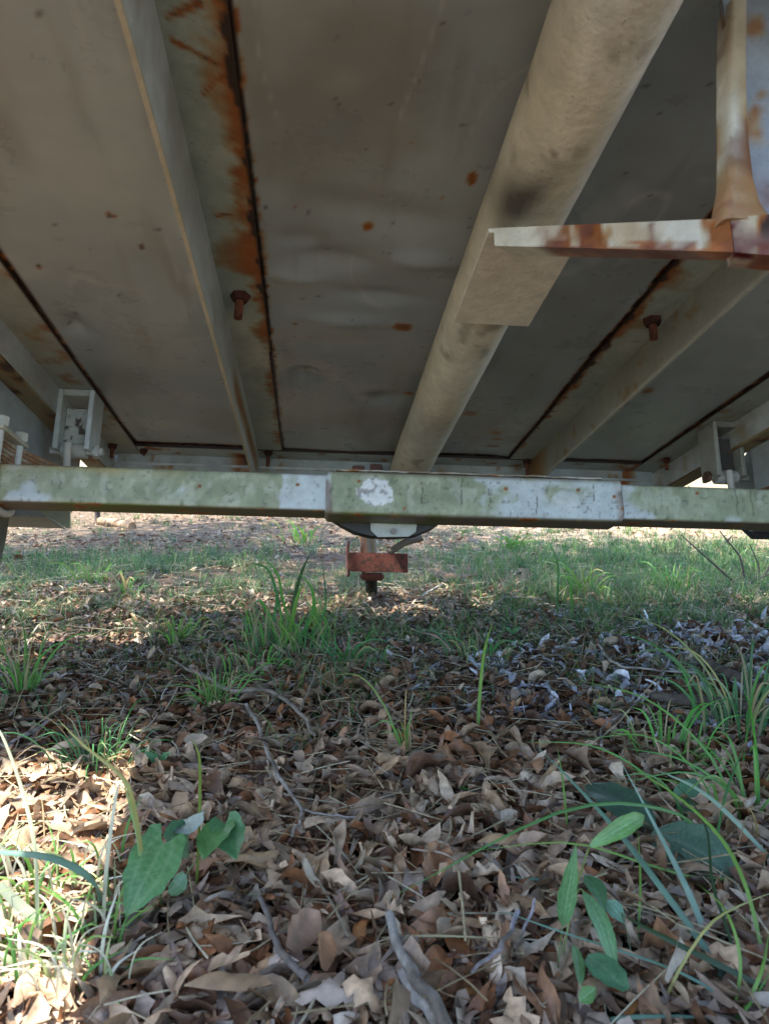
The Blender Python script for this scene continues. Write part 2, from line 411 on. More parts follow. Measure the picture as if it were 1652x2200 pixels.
strip('beam_flange', XR1, XR2-.005, yb, YEND-.002, Z0, Z1, flange_paint(XR1, 1, .036, 1.3, 52), rx=.004, ry=.005)
def right_leg_extra(V, c):
    e = sm(.006,.001,V[:,2]-.521); c = mixc(c*.82, np.array((.55,.53,.45)), e*.6)
    return rustmix(c, sm(1.62,1.75,V[:,1])*.45)
strip('beam_leg', XR2-.005, XR2, yb, 1.848, .521, Z1, zpaint((.36,.36,.30), 14, .12, right_leg_extra), rx=.005, ry=.01, rz=.008)
# perimeter
def perim_paint(s, seam):
    def f(V):
        c = paint_col(V, (.36,.38,.34), .5, .15, s)
        r = .97*(1-sm(.0015,.004,np.abs(V[:,0]-seam)+(fbm(V,80,3,4)-.5)*.004)); return rustmix(c, r)
    return f
for sgn, xs, s in ((-1, XFL, 21), (1, XFR, 22)):
    a, b = (xs-.070, xs) if sgn < 0 else (xs, xs+.070)
    strip('side_flange', a, b, yb, YEND+.09, Z0, Z1, perim_paint(s, xs), rx=.005, ry=.012)
    lx = a if sgn < 0 else b
    strip('side_leg', min(lx, lx+sgn*.005), max(lx, lx+sgn*.005), yb, YEND+.09, .539, FLOOR, zpaint((.50,.53,.53), s+2, .08), ry=.02)
    def brown(V): return mixc(paint_col(V, (.30,.23,.12), .6, .3, 44), np.array((.13,.075,.03)), sm(.4,.7,fbm(V,8,3,45)))
    fx0, fx1 = (lx-.040, lx) if sgn < 0 else (lx, lx+.040)
    strip('side_rail_bottom', fx0, fx1, yb, YEND+.09, .533, .5385, brown, ry=.02)
    ox = lx+sgn*.045
    strip('side_board', min(ox, ox-sgn*.004), max(ox, ox-sgn*.004), -.15, YEND+.1, .539, .74, zpaint((.52,.54,.52), s+5, .2), rx=.05, ry=.05, rz=.03)
def front_paint(V):
    c = paint_col(V, (.42,.46,.45), .45, .22, 31)
    r = .97*(1-sm(.004,.008,np.abs(V[:,1]-YEND)+(fbm(V,80,3,4)-.5)*.005)); 
    r = np.maximum(r, .7*np.exp(-((V[:,0]-.84)/.035)**2)*sm(.35,.55,fbm(V,30,3,2)))
    r = np.maximum(r, .85*np.exp(-((V[:,0]+.19)/.035)**2)*sm(.35,.55,fbm(V,25,3,2)))
    return rustmix(c, r)
strip('front_flange', XFL+.001, XFR-.001, YEND, YEND+.0697, Z0-.0005, Z1-.0005, front_paint, rx=.006, ry=.004)
strip('front_leg', XFL-.06, XFR+.06, YEND+.070, YEND+.076, .525, FLOOR-.001, front_paint, rx=.006)
strip('front_leg_lip', XFL-.06, XFR+.06, YEND+.066, YEND+.0695, .565, .571, zpaint((.55,.58,.58), 7, .1), rx=.02)
strip('front_board', XFL-.11, XFR+.11, YEND+.10, YEND+.104, .545, .74, zpaint((.52,.54,.52), 8, .2), rx=.05, rz=.03)

# tongue pipe (4 inch), runs under the middle of the floor to the hitch
def pipe_paint(V):
    c = np.broadcast_to(np.array((.60,.54,.41)), V.shape)
    c = mixc(c, np.array((.55,.53,.46)), sm(.35,.65,fbm(V,5,4,81)))
    c = mixc(c, np.array((.38,.32,.21)), sm(.45,.75,fbm(V,6,3,82,(2,1,2)))*.5)
    c = mixc(c, np.array((.80,.80,.78)), sm(.248,.270,V[:,0])*.75)  # light from the right painted in: this flank of the pipe is whitened
    # shade beside the cross bar, painted dark into the pipe colour
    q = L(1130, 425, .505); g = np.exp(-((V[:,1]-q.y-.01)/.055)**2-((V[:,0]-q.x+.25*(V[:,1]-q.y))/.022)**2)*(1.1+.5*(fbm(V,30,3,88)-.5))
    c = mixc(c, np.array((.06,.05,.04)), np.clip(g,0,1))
    c = mixc(c, np.array((.15,.12,.08)), sm(.62,.80,fbm(V,40,4,83,(1,.6,1)))*.6)
    for a_, b_ in (((1112,222),(1122,250)),((1122,250),(1136,260)),((1192,0),(1198,30)),((1198,30),(1215,48)),((1170,325),(1188,318))):
        c = mixc(c, np.array((.10,.08,.05)), streak(V, L(*a_,.51), L(*b_,.51), .003)*.8)
    return rustmix(c, sm(1.55,1.8,V[:,1])*.28*sm(.3,.6,fbm(V,10,3,86)))
ys = np.arange(-.12, 2.20, .008)
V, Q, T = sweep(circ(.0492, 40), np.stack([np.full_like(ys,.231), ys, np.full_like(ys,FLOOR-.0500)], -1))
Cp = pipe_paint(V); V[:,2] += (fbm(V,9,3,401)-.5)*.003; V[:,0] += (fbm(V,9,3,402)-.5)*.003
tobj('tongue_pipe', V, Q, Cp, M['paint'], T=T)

# flat plate under the pipe and the bar that branches from it
p0 = L(975, 690, .4975); p1 = L(1142, 686, .4975)
ang = (p1.y-p0.y)/(p1.x-p0.x)
V, Q = box_v(p0.x, p1.x, L(1062,500,.4955).y, p0.y, 0.4955, .5005, .006, .006, .01)
c = paint_col(V, (.66,.60,.48), .25, .05, 91)
tobj('mounting_plate', V, Q, c, M['paint'])
for xx in (p0.x+.012, p1.x-.014):
    yy = np.linspace(L(1062,500,.4955).y+.005, p0.y-.003, 60); V, Q, T = sweep(circ(.0035,8), np.stack([np.full(60,xx), yy, np.full(60,.5022)], -1), scale=1+.35*np.sin(np.arange(60)*1.7)+.2*RNG.normal(size=60))
    tobj('weld_bead', V, Q, paint_col(V,(.5,.45,.33),.6,.4,93), M['paint'], T=T)
def bar_paint(s, rust_amt, underside=True):
    def f(V, Nz=None):
        c = np.broadcast_to(np.array((.56,.55,.48)), V.shape)
        c = mixc(c, np.array((.40,.30,.18)), sm(.45,.65,fbm(V,26,4,s,(1,1,.35)))*.75)
        r = sm(.42,.62,fbm(V,40,4,s+2,(1,1,.30)))*.62*rust_amt
        c = rustmix(c, r); c = mixc(c, RED*.8, sm(.53,.66,fbm(V,26,4,s+5))*rust_amt*.9)
        return c
    return f
# diagonal brace bar: from the pipe plate towards the near hanger
def quadbar(name, A, B, tA, tB, hA, hB, paint, low_rust=True, n=50, xcut=0):
    """bar between A and B (trailer coords of its lower camera-side edge), depth t, height h"""
    A = np.array(A); B = np.array(B); s = np.linspace(0, 1, n)[:,None]; C0 = A+(B-A)*s
    d = (B-A)/np.linalg.norm(B-A); side = np.cross(d, (0,0,1)); side /= np.linalg.norm(side)
    if side @ np.array((0,1,0)) < 0: side = -side
    t = tA+(tB-tA)*s; h = hA+(hB-hA)*s; m = 9; rows = []
    for k in range(m): rows.append(C0+np.array((0,0,1))*h*k/(m-1))
    for k in range(1, m): rows.append(C0+np.array((0,0,1))*h+side*t*k/(m-1))
    for k in range(1, m): rows.append(C0+np.array((0,0,1))*h*(1-k/(m-1))+side*t)
    for k in range(1, m-1): rows.append(C0+side*t*(1-k/(m-1)))
    V = np.stack(rows, 1); ns = V.shape[1]; V = V.reshape(-1, 3)
    Q = grid_q(n, ns, closev=True); T = [list(range(ns))[::-1], list(range(ns*(n-1), ns*n))]
    Cc = paint(V)
    idx = np.tile(np.arange(ns), n); low = (idx >= 3*(m-1)) | (idx == 0)
    frac = np.repeat(np.linspace(0,1,n), ns)
    if name == 'brace_bar':
        Cc = mixc(np.broadcast_to(np.array((.58,.55,.46)), Cc.shape)*(.85+.3*fbm(V,60,3,2))[:,None], Cc, sm(.22,.40,frac+(fbm(V,60,3,5)-.5)*.2))
    if low_rust:
        col = mixc(np.broadcast_to(ORG*1.25+.02, Cc.shape), np.array((.16,.05,.03)), sm(.4,.6,fbm(V,30,3,3)))
        g = np.where(low, sm(.18,.3,frac), (idx <= 2)*sm(.22,.3,frac)*sm(.35,.6,fbm(V,50,3,6)))
        Cc = mixc(Cc, col, np.clip(g,0,1)*.9)
    # outward winding check
    o = tobj(name, V, Q, Cc, M['paint'], T=T, ang=40); return o
A = L(1062, 528, .4725); Bc = LY(1575, 541, .470)
quadbar('brace_bar', A, Bc, .030, .020, .022, .030, bar_paint(101, 1.15))
B2 = LY(1575, 541, .470); B3 = LY(1790, 560, .45)
quadbar('hanger_arm', np.array(B2)+np.array((.0008,-.0003,-.0003)), B3, .021, .021, .0305, .045, lambda V: mixc(bar_paint(103, 1.7)(V), np.array((.20,.12,.10)), sm(.36,.6,fbm(V,30,4,104))*.7))
# upright with a rounded inner corner, going up to the floor
def upright():
    pix = [(1552,470),(1556,430),(1566,380),(1568,300),(1566,200),(1566,100),(1568,0),(1570,-160)]
    wid = [.044,.031,.021,.0165,.0155,.0155,.0155,.0155]
    ctr = [np.array(LY(p[0], p[1], .468)) for p in pix]
    ctr.append(np.array((ctr[-1][0], ctr[-1][1], FLOOR-.007))) if ctr[-1][2] < FLOOR-.01 else None
    ctr = [p for p in ctr if p[2] <= FLOOR-.006]; wid = wid[:len(ctr)]+[.0155]*(len(ctr)-len(wid))
    t = np.linspace(0, 1, 60); k = np.linspace(0, 1, len(ctr)); ctr = np.array(ctr)
    C0 = np.stack([np.interp(t, k, ctr[:,a]) for a in range(3)], -1); w = np.interp(t, k, wid)
    sec = rrect(1, 1, .22, 4)
    V = []
    for i in range(60):
        x = C0[i,0]+w[i]/2; V.append(np.stack([x+sec[:,0]*w[i], C0[i,1]+.011+sec[:,1]*.026, np.full(len(sec), C0[i,2])], -1))
    V = np.vstack(V); ns = len(sec); Q = grid_q(60, ns, closev=True)[:, ::-1]
    c = bar_paint(107, .7)(V); c = mixc(c, RED, sm(.42,.55,fbm(V,30,4,8))*sm(.40,.33,V[:,2]))
    tobj('hanger_upright', V, Q, c, M['paint'], T=[list(range(ns)), list(range(ns*59, ns*60))[::-1]])
    # web plate behind it, towards the right
    x0 = C0[30,0]+.0135
    V, Q = box_v(x0, x0+.07, .474, .480, C0[0,2]+.008, FLOOR-.007, .008, .01, .008)
    c = mixc(np.broadcast_to(np.array((.27,.30,.34)), V.shape), RED, sm(.30,.45,fbm(V,16,3,9))*sm(.44,.35,V[:,2]))
    tobj('hanger_web', V, Q, rustmix(c, sm(.6,.75,fbm(V,25,3,12))*.5), M['paint'])
upright()

# ------------------------------------------------------------------ axle
AY0, AY1, AZ0, AZ1 = 1.200, 1.264, .2955, .3615
_kp = np.arange(-400, 2300, 25); _kx = np.array([LY(float(p), 1010+45*p/826, 1.2).x for p in _kp])
def upx(x): return np.interp(x, _kx, _kp)
ukey = [-700,-60,0,30,85,130,190,360,395,430,470,560,600,612,705,716,760,980,1005,1040,1150,1230,1350,1400,1440,1560,1652,1900,2600]
gkey = [.7,.35,.22,.12,.22,.62,.72,.72,.42,.40,.66,.62,.55,.02,.02,.55,.72,.66,.30,.14,.12,.26,.05,.22,.60,.52,.68,.7,.7]
def axle_paint(V, sleeve=False):
    uu = upx(V[:,0]); v = (V[:,2]-AZ0)/(AZ1-AZ0)
    pale = np.array((.47,.53,.535)); alg = np.array((.26,.285,.145)); alg2 = np.array((.17,.20,.075))
    c = mixc(np.broadcast_to(pale, V.shape), np.array((.40,.39,.37)), sm(.45,.75,fbm(V,28,4,202))*.5)
    g = np.interp(uu, ukey, gkey); n1 = fbm(V, 24, 5, 205, (1,1,1))
    m = sm(.0,.22, g-(1-n1*1.15)+.28)
    ac = mixc(np.broadcast_to(alg, V.shape), alg2, sm(.35,.7,fbm(V,40,4,207)))
    ac = mixc(ac, np.array((.40,.42,.30)), sm(.52,.7,fbm(V,70,4,209,(1,1,.6)))*.6)
    c = mixc(c, ac, m*.80)
    # lichen like pale blister near the middle
    du = np.sqrt(((uu-806)/44)**2+((v-.52)/.40)**2)+(fbm(V,70,4,211)-.5)*.7
    if sleeve:
        c = mixc(c, mixc(np.broadcast_to(np.array((.66,.67,.66)),V.shape), np.array((.22,.21,.2)), sm(.56,.68,fbm(V,130,3,212))*.8), 1-sm(.85,1.0,du))
        d2 = np.sqrt(((uu-1215)/34)**2+((v-.45)/.30)**2)+(fbm(V,60,4,213)-.5)*.5
        c = mixc(c, np.array((.52,.56,.55)), (1-sm(.8,1.1,d2))*.8)
        for k, (cu, top, bot) in enumerate(((905,.95,.2),(992,1,.25),(1047,.7,.2),(1150,.6,.1),(1272,.95,.4))):
            dd = np.abs(uu-cu-(fbm(V*np.array((0,0,1)),50,3,220+k)-.5)*14); mm = (1-sm(.4,1.5,dd))*(v > bot)*(v < top)
            c = mixc(c, np.array((.06,.055,.045)), mm*.85)
        r = (1-sm(2,14,np.abs(uu-1330-(fbm(V,40,3,230)-.5)*26)))*.75*sm(.35,.6,fbm(V,45,3,231)); r = np.maximum(r, (1-sm(2,10,np.abs(uu-706-(fbm(V,40,3,233)-.5)*14)))*.8*sm(.35,.6,fbm(V,45,3,234)))
        c = mixc(c, np.array((.20,.14,.11)), np.clip(r,0,1))
        for cu, cv in ((1085,.72),(1330,.25),(1317,.6),(868,.1),(770,.8),(1240,.75)):
            d3 = np.sqrt(((uu-cu)/4)**2+((v-cv)/.05)**2)+(fbm(V,120,3,235)-.5)*.8; c = rustmix(c, (1-sm(.6,1.4,d3))*.7)
    else:
        for cu, cv in ((640,.68),(430,.55),(1500,.8)):
            d3 = np.sqrt(((uu-cu)/5)**2+((v-cv)/.06)**2)+(fbm(V,120,3,235)-.5)*.8; c = rustmix(c, (1-sm(.5,1.2,d3))*.75)
        for k, cu in enumerate((1583,1618)):
            dd = np.abs(uu-cu-(fbm(V*np.array((0,0,1)),50,3,240+k)-.5)*10); c = mixc(c, np.array((.07,.07,.05)), (1-sm(.8,2.2,dd))*.7*(v>.2))
    # fine dark flecks
    c = mixc(c, np.array((.10,.10,.08)), sm(.66,.76,fbm(V,150,3,250))*.55)
    # ochre staining along the upper edge at the left
    c = mixc(c, np.array((.33,.25,.09)), sm(.70,1.0,v+(fbm(V,20,3,251)-.5)*.3)*(1-sm(150,480,uu))*.8)
    c = mixc(c, np.array((.24,.21,.15)), sm(.93,1.0,v)*.6)
    # underside: dirt and green film
    un = V[:,2] < AZ0+.0035 if not sleeve else V[:,2] < AZ0-.0015
    b = mixc(np.broadcast_to(np.array((.17,.135,.10)), V.shape), np.array((.12,.135,.035)), np.clip(np.interp(uu,[0,80,150,380,420,560,720,740,930,960,1640],[0,.1,1,1,.5,.2,.2,.9,.9,.2,.3])*1.0,0,1)*sm(.25,.5,fbm(V,18,3,255)))
    b = rustmix(b, sm(.62,.8,fbm(V,30,3,256))*.7)
    return np.where(un[:,None], b, c)
def axle_bar(name, x0, x1, grow, step=.0022, ends=0.0, skew=0, sleeve=False):
    sec = rrect(AY1-AY0+2*grow, AZ1-AZ0+2*grow, .007+grow*.5, 3, .0026)
    xs = np.arange(x0, x1+step*.5, step)
    V = np.stack([np.repeat(xs, len(sec)), np.tile(sec[:,0]+(AY0+AY1)/2, len(xs)), np.tile(sec[:,1]+(AZ0+AZ1)/2, len(xs))], -1)
    if ends:
        t = np.minimum(V[:,0]-x0, x1-V[:,0]); k = 1-(1-sm(0, ends, t))*(grow-.0006)/(.034+grow)
        V[:,1] = (AY0+AY1)/2+(V[:,1]-(AY0+AY1)/2)*k; V[:,2] = (AZ0+AZ1)/2+(V[:,2]-(AZ0+AZ1)/2)*k
    C = axle_paint(V, sleeve)
    if sleeve:
        uu = upx(V[:,0]); v = (V[:,2]-AZ0)/(AZ1-AZ0)
        fr = V[:,1] < AY0+.002
        for cu, cv, ru, rv, a in ((1215,.45,34,.32,.004),(806,.52,42,.36,.0022),(1335,.25,14,.2,.003)):
            V[:,1] -= fr*a*np.clip(1-(((uu-cu)/ru)**2+((v-cv)/rv)**2),0,1)**.7
        # rough weld ridges at both ends
        for cu in (708, 1330):
            V[:,1] -= fr*.0035*np.exp(-((uu-cu-(fbm(V,30,3,66)-.5)*16)/5)**2)
    n = len(sec); Q = grid_q(len(xs), n, closev=True)[:, ::-1]
    return tobj(name, V, Q, C, M['paint'], T=[list(range(n))[::-1], list(range(n*(len(xs)-1), n*len(xs)))], ang=50)
axle = axle_bar('axle_beam', -.72, 1.12, 0)
axle_bar('axle_sleeve', float(np.interp(700,_kp,_kx)), float(np.interp(1338,_kp,_kx)), .0058, ends=.006, sleeve=True)
# thin raised weld lip on top of the sleeve
V, Q = box_v(.03, .505, AY0-.003, AY0+.03, AZ1+.0060, AZ1+.0085, .003, .006, .004)
V[:,2] += (fbm(V,60,3,9)-.5)*.004; V[:,1] += (fbm(V,40,3,19)-.5)*.003
tobj('sleeve_lip', V, Q, mixc(paint_col(V,(.40,.38,.33),.6,.2,71), np.array((.2,.17,.12)), sm(.4,.6,fbm(V,60,3,5))), M['paint'])
# drop bracket behind the axle
def arc_plate(name, prof, y0, y1, col, mat):
    V = [(x, y0, z) for x, z in prof]+[(x, y1, z) for x, z in prof]; n = len(prof)
    T = [list(range(n)), list(range(2*n-1, n-1, -1))]+[[i+n, (i+1) % n+n, (i+1) % n, i] for i in range(n)]
    V = np.array(V); return tobj(name, V, np.zeros((0,4)), col(V) if callable(col) else col, mat, T=T)
def lp(px, py, y): q = LY(px, py, y); return (q.x, q.z)
pr = [lp(705,1085,1.29),lp(712,1118,1.29),lp(733,1132,1.29),lp(760,1146,1.29),lp(794,1155,1.29),lp(845,1157,1.29),lp(890,1153,1.29),lp(925,1139,1.29),lp(945,1124,1.29),lp(945,1085,1.29)]
arc_plate('drop_bracket', pr, 1.272, 1.30, (.035,.032,.028), M['paint'])
pr = [lp(796,1085,1.27),lp(796,1128,1.27),lp(797,1140,1.27),lp(812,1154,1.27),lp(878,1153,1.27),lp(893,1143,1.27),lp(895,1128,1.27),lp(895,1085,1.27)]
pb = arc_plate('shackle_plate', pr, 1.2685, 1.2725, (.40,.42,.37), M['paint'])
def tube_part(name, pts, r, col, mat, parent=None, n=10, up=(0,0,1)):
    V, Q, T = sweep(circ(r, n), np.array(pts, float), up)
    return tobj(name, V, Q, col(V) if callable(col) else col, mat, parent, T=T)
q = LY(845, 1142, 1.267); tube_part('bolt_head', [(q.x,1.262,q.z),(q.x,1.2684,q.z)], .0055, (.22,.2,.17), M['paint'], n=6)

# hitch jack at the end of the tongue
jy = 2.20
def rusty(V): return mixc(np.broadcast_to(np.array((.105,.034,.024)),V.shape), np.array((.045,.022,.016)), sm(.5,.66,fbm(V,50,4,301)))
jx = .198
V, T = bevbox(.19, .29, 2.06, 2.21, FLOOR-.125, FLOOR-.1005, .004); tobj('coupler', V, np.zeros((0,4)), (.3,.3,.27), M['paint'], T=T)
q1 = LY(790, 1148, jy); q2 = LY(795, 1240, jy)
tube_part('jack_tube', [(q1.x,jy,.50),(q1.x,jy,q1.z),(q2.x,jy,q2.z)], .026, lambda V: paint_col(V,(.13,.12,.11),.6,.3,311), M['paint'], n=18)
V = []
ta = LY(835,1155,jy-.02); tb = LY(775,1190,jy-.03)
tube_part('jack_handle', [LY(905,1156,jy-.03), LY(870,1165,jy-.04), LY(835,1187,jy-.045)], .011, (.11,.09,.07), M['paint'])
a = LY(748, 1187, jy-.05); b = LY(876, 1230, jy-.05)
V, Q = box_v(a.x, b.x, jy-.052, jy-.046, b.z, a.z, .004, .004, .004); V[:,1] += (fbm(V,20,3,4)-.5)*.003
jp = tobj('jack_crossbar', V, Q, rusty(V), M['rust'])
V, Q = box_v(a.x, a.x+.006, jy-.046, jy+.04, b.z-.004, a.z+.035, .004, .004, .004); V[:,0] += (fbm(V,20,3,14)-.5)*.012
tobj('jack_side_plate', V, Q, rusty(V), M['rust'])
a = LY(775, 1229, jy-.044); b = LY(826, 1246, jy-.044)
V, T = bevbox(a.x, b.x, jy-.0445, jy-.02, b.z, a.z, .008); tobj('jack_lug', V, np.zeros((0,4)), rusty(V), M['rust'], T=T)
pw = TM.transposed() @ (G(798, 1272) - TO)
tube_part('jack_foot', [LY(797,1236,jy), pw], .020, (.02,.018,.015), M['rust'], n=14)
for px in (772, 822):
    tube_part('jack_rod', [LY(px,1232,jy-.03), LY(px-1,1262,jy-.03)], .0028, (.32,.29,.22), M['paint'], n=6)

# bolts hanging through the flanges
def hex_bolt(px, py, z, drop, r=.006, tilt=0, s=0):
    p = L(px, py, z); w = r*1.9
    V, Q, T = sweep(circ(w, 6), np.array([(p.x,p.y,z+.0003),(p.x,p.y,z-.003),(p.x,p.y,z-.011)]), scale=[1.35,1.35,1.0])
    nb = tobj('nut', V, Q, rusty(V)*.8, M['rust'], T=T)
    V, Q, T = sweep(circ(w*1.5, 16), np.array([(p.x,p.y,z-.0002),(p.x,p.y,z-.0022)])); 
    zz = np.linspace(z-.010, z-drop, 26); V, Q, T = sweep(circ(r, 12), np.stack([p.x+tilt*(z-zz), np.full(26,p.y), zz], -1), scale=[1+.09*(k % 2) for k in range(26)])
    tobj('threaded_end', V-0, Q, mixc(np.broadcast_to(np.array((.17,.06,.035)),V.shape), np.array((.07,.03,.02)), sm(.4,.7,fbm(V,90,3,2))), M['rust'], nb, T=T)
hex_bolt(517, 634, Z0, .040, .0062, -.05); hex_bolt(1400, 686, Z0, .036, .0062, .0)
hex_bolt(577, 970, Z0, .040, .0045); hex_bolt(1131, 988, Z0, .04, .0045); hex_bolt(243, 955, Z0, .035, .0045); hex_bolt(1430, 985, Z0, .03, .0045); hex_bolt(310, 965, Z0, .016, .004)
# small rings and studs on the front leg
for px, py in ((770,1010),(808,1006)):
    q = LY(px, py, YEND+.06); V, T = bevbox(q.x-.016,q.x+.016,q.y-.004,q.y+.0085,q.z-.012,q.z+.012,.003); tobj('small_bracket', V, np.zeros((0,4)), rusty(V)*1.5+.05, M['paint'], T=T)

# ------------------------------------------------------------------ springs, hangers, wheels
def spring_side(sg, hy, hx0, hx1, s):
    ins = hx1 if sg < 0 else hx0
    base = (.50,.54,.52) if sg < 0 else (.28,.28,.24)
    pc = lambda V: paint_col(V, base, .5, .25, s)
    zb = .466
    # inverted U hanger: two cheeks and a top
    hg = None
    w = .010
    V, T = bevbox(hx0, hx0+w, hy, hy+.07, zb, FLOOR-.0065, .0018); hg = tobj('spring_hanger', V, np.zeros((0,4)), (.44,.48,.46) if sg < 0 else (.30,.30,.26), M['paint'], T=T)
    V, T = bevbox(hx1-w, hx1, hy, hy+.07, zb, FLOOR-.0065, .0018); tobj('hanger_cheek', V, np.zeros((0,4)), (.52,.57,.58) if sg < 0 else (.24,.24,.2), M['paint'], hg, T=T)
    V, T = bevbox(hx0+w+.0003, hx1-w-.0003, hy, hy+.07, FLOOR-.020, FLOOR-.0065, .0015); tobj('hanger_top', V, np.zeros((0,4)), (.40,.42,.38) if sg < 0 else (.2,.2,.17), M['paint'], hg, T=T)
    V, Q = box_v(hx0+w+.001, hx1-w-.001, hy+.030, hy+.036, zb+.020, FLOOR-.038, .003, .003, .003)
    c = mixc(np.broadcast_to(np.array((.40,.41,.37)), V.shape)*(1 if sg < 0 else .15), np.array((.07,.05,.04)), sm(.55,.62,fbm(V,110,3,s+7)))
    tobj('shackle_web', V, Q, c, M['paint'], hg)
    xm = (hx0+hx1)/2
    tube_part('shackle_bolt', [(hx0-.012,hy+.03,zb+.004),(hx1+.020,hy+.03,zb+.004)], .0075, pc, M['paint'], hg)
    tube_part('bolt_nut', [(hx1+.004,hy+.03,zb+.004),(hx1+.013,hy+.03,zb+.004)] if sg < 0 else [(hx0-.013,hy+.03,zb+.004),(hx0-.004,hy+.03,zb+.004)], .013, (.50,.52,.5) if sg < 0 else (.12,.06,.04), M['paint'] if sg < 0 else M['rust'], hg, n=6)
    tube_part('shackle_link', [(xm-.006,hy+.004,zb+.012),(xm-.004,hy+.004,zb-.03),(xm-.002,hy+.002,zb-.065)], .0075, (.52,.5,.45), M['paint'], hg)
    # leaf pack: six curved leaves, each a part
    yc = 1.234; zt = AZ1+.004
    for k in range(6):
        half = .36-.045*k if k else .36
        yy = np.linspace(max(yc-half, yc-.36), min(yc+half, hy+.05), 26)
        zz = zt+.046-.0078*k - .012*((yy-yc)/.30)**2
        xw = .024
        V = np.array([(xm+sg*.064*(1-sm(yc,hy+.03,y_))+dx, y_, z_+dz) for y_, z_ in zip(yy, zz) for dx, dz in ((-xw,-.0033),(xw,-.0033),(xw,.0033),(-xw,.0033))])
        Q = grid_q(26, 4, closev=True)
        V, Q = V, Q
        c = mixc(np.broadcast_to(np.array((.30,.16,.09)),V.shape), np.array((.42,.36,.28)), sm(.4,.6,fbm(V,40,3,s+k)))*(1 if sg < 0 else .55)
        tobj('leaf_spring', V, Q, c, M['rust'], T=[[3,2,1,0],[100,101,102,103]], smooth=False)
    tube_part('spring_eye', [(xm-.024, hy+.03, zb+.004),(xm+.024, hy+.03, zb+.004)], .016, (.45,.44,.4), M['paint'], hg, n=16)
    # top plate and u-bolts over the axle
    V, T = bevbox(xm+sg*.064-.042, xm+sg*.064+.042, yc-.055, yc+.055, zt+.050, zt+.058, .0015); cp = tobj('clamp_plate', V, np.zeros((0,4)), (.50,.50,.42), M['paint'], T=T)
    for dx in (-.032, .032):
        for dy in (-.041, .041):
            tube_part('u_bolt', [(xm+sg*.064+dx,yc+dy,zt+.075),(xm+sg*.064+dx,yc+dy,AZ0+.004)], .0062, (.55,.58,.57), M['paint'], cp)
            tube_part('nut', [(xm+sg*.064+dx,yc+dy,zt+.0582),(xm+sg*.064+dx,yc+dy,zt+.074)], .012, (.55,.56,.5), M['paint'], cp, n=6)
        V, Q, T = sweep(circ(.0066,8), np.array([(xm+sg*.064+dx, yc+math.cos(t)*.041, AZ0+.004-math.sin(t)*.014) for t in np.linspace(0,np.pi,12)]), up=(1,0,0)); tobj('u_bolt_bend', V, Q, (.45,.44,.40), M['paint'], cp, T=T)
    # wheel
    wx = XC+sg*.905; wy = 1.234; wz = .325
    prof = []
    for t in np.linspace(0, 2*np.pi, 28, endpoint=False):
        cx_, cz_ = math.cos(t), math.sin(t); e = .62
        prof.append((np.sign(cx_)*abs(cx_)**e*.083, .235+np.sign(cz_)*abs(cz_)**e*.058))
    def revolve(prof, n=56, close=True):
        V = []
        for a in np.linspace(0, 2*np.pi, n, endpoint=False):
            for (x_, r_) in prof: V.append((wx+x_, wy+math.cos(a)*r_, wz+math.sin(a)*r_))
        return np.array(V), grid_q(n, len(prof), closeu=True, closev=close)
    V, Q = revolve(prof)
    k = np.tile(np.arange(len(prof)), 56); ring = np.repeat(np.arange(56), len(prof))
    tread = np.array([p[1] for p in prof])[k] > .285
    rr = np.where(tread & (k % 2 == 0), .988, 1.0); V[:,1] = wy+(V[:,1]-wy)*rr; V[:,2] = wz+(V[:,2]-wz)*rr
    wl = tobj('wheel', V, Q, mixc(np.broadcast_to(np.array((.10,.105,.095)),V.shape), np.array((.17,.17,.13)), sm(.4,.6,fbm(V,20,3,5))), M['rubber'])
    V, Q = revolve([(-.075,.185),(-.070,.172),(-.03,.165),(.03,.165),(.070,.172),(.075,.185)], close=False); tobj('rim', V, Q, (.5,.5,.48), M['paint'], wl)
    V, Q = revolve([(sg*.02,.166),(sg*.03,.12),(sg*.005,.07),(sg*.005,.0)], close=False); tobj('wheel_disc', V, Q, (.5,.5,.48), M['paint'], wl)
    tube_part('hub', [(wx-sg*.09,wy,wz),(wx+sg*.05,wy,wz)], .035, (.12,.10,.08), M['rust'], wl, n=18)
    tube_part('stub_axle', [(XC+sg*.718,wy,wz),(wx,wy,wz)], .022, (.2,.19,.16), M['rust'], n=14)
    # fender arch
    fx0, fx1 = (wx-.125, XC-.775) if sg < 0 else (XC+.775, wx+.125)
    aa = np.linspace(math.radians(24), math.radians(156), 30); R_ = .355
    V = []
    for a in aa:
        for x_, r_ in ((fx0,R_),(fx1,R_),(fx1,R_+.003),(fx0,R_+.003)): V.append((x_, wy+math.cos(a)*r_*1.05, wz+math.sin(a)*r_*.72+.02))
    V = np.array(V); fd = tobj('fender', V, grid_q(30,4,closev=True), paint_col(V,(.42,.45,.45),.5,.1,s+3), M['paint'], T=[[3,2,1,0],[116,117,118,119]])
    if sg < 0: V, Q = box_v(XC-.7752, XC-.772, .98, 1.72, .42, .56, .03, .03, .03)
    else: V, Q = box_v(XC+.772, XC+.7752, .85, 1.47, .42, .56, .03, .03, .03)
    tobj('fender_skirt', V, Q, paint_col(V, (.36,.40,.42), .4, .1, s+8), M['paint'], fd)
    return hg
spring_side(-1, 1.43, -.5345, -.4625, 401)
spring_side(1, 1.455, .880, .948, 431)
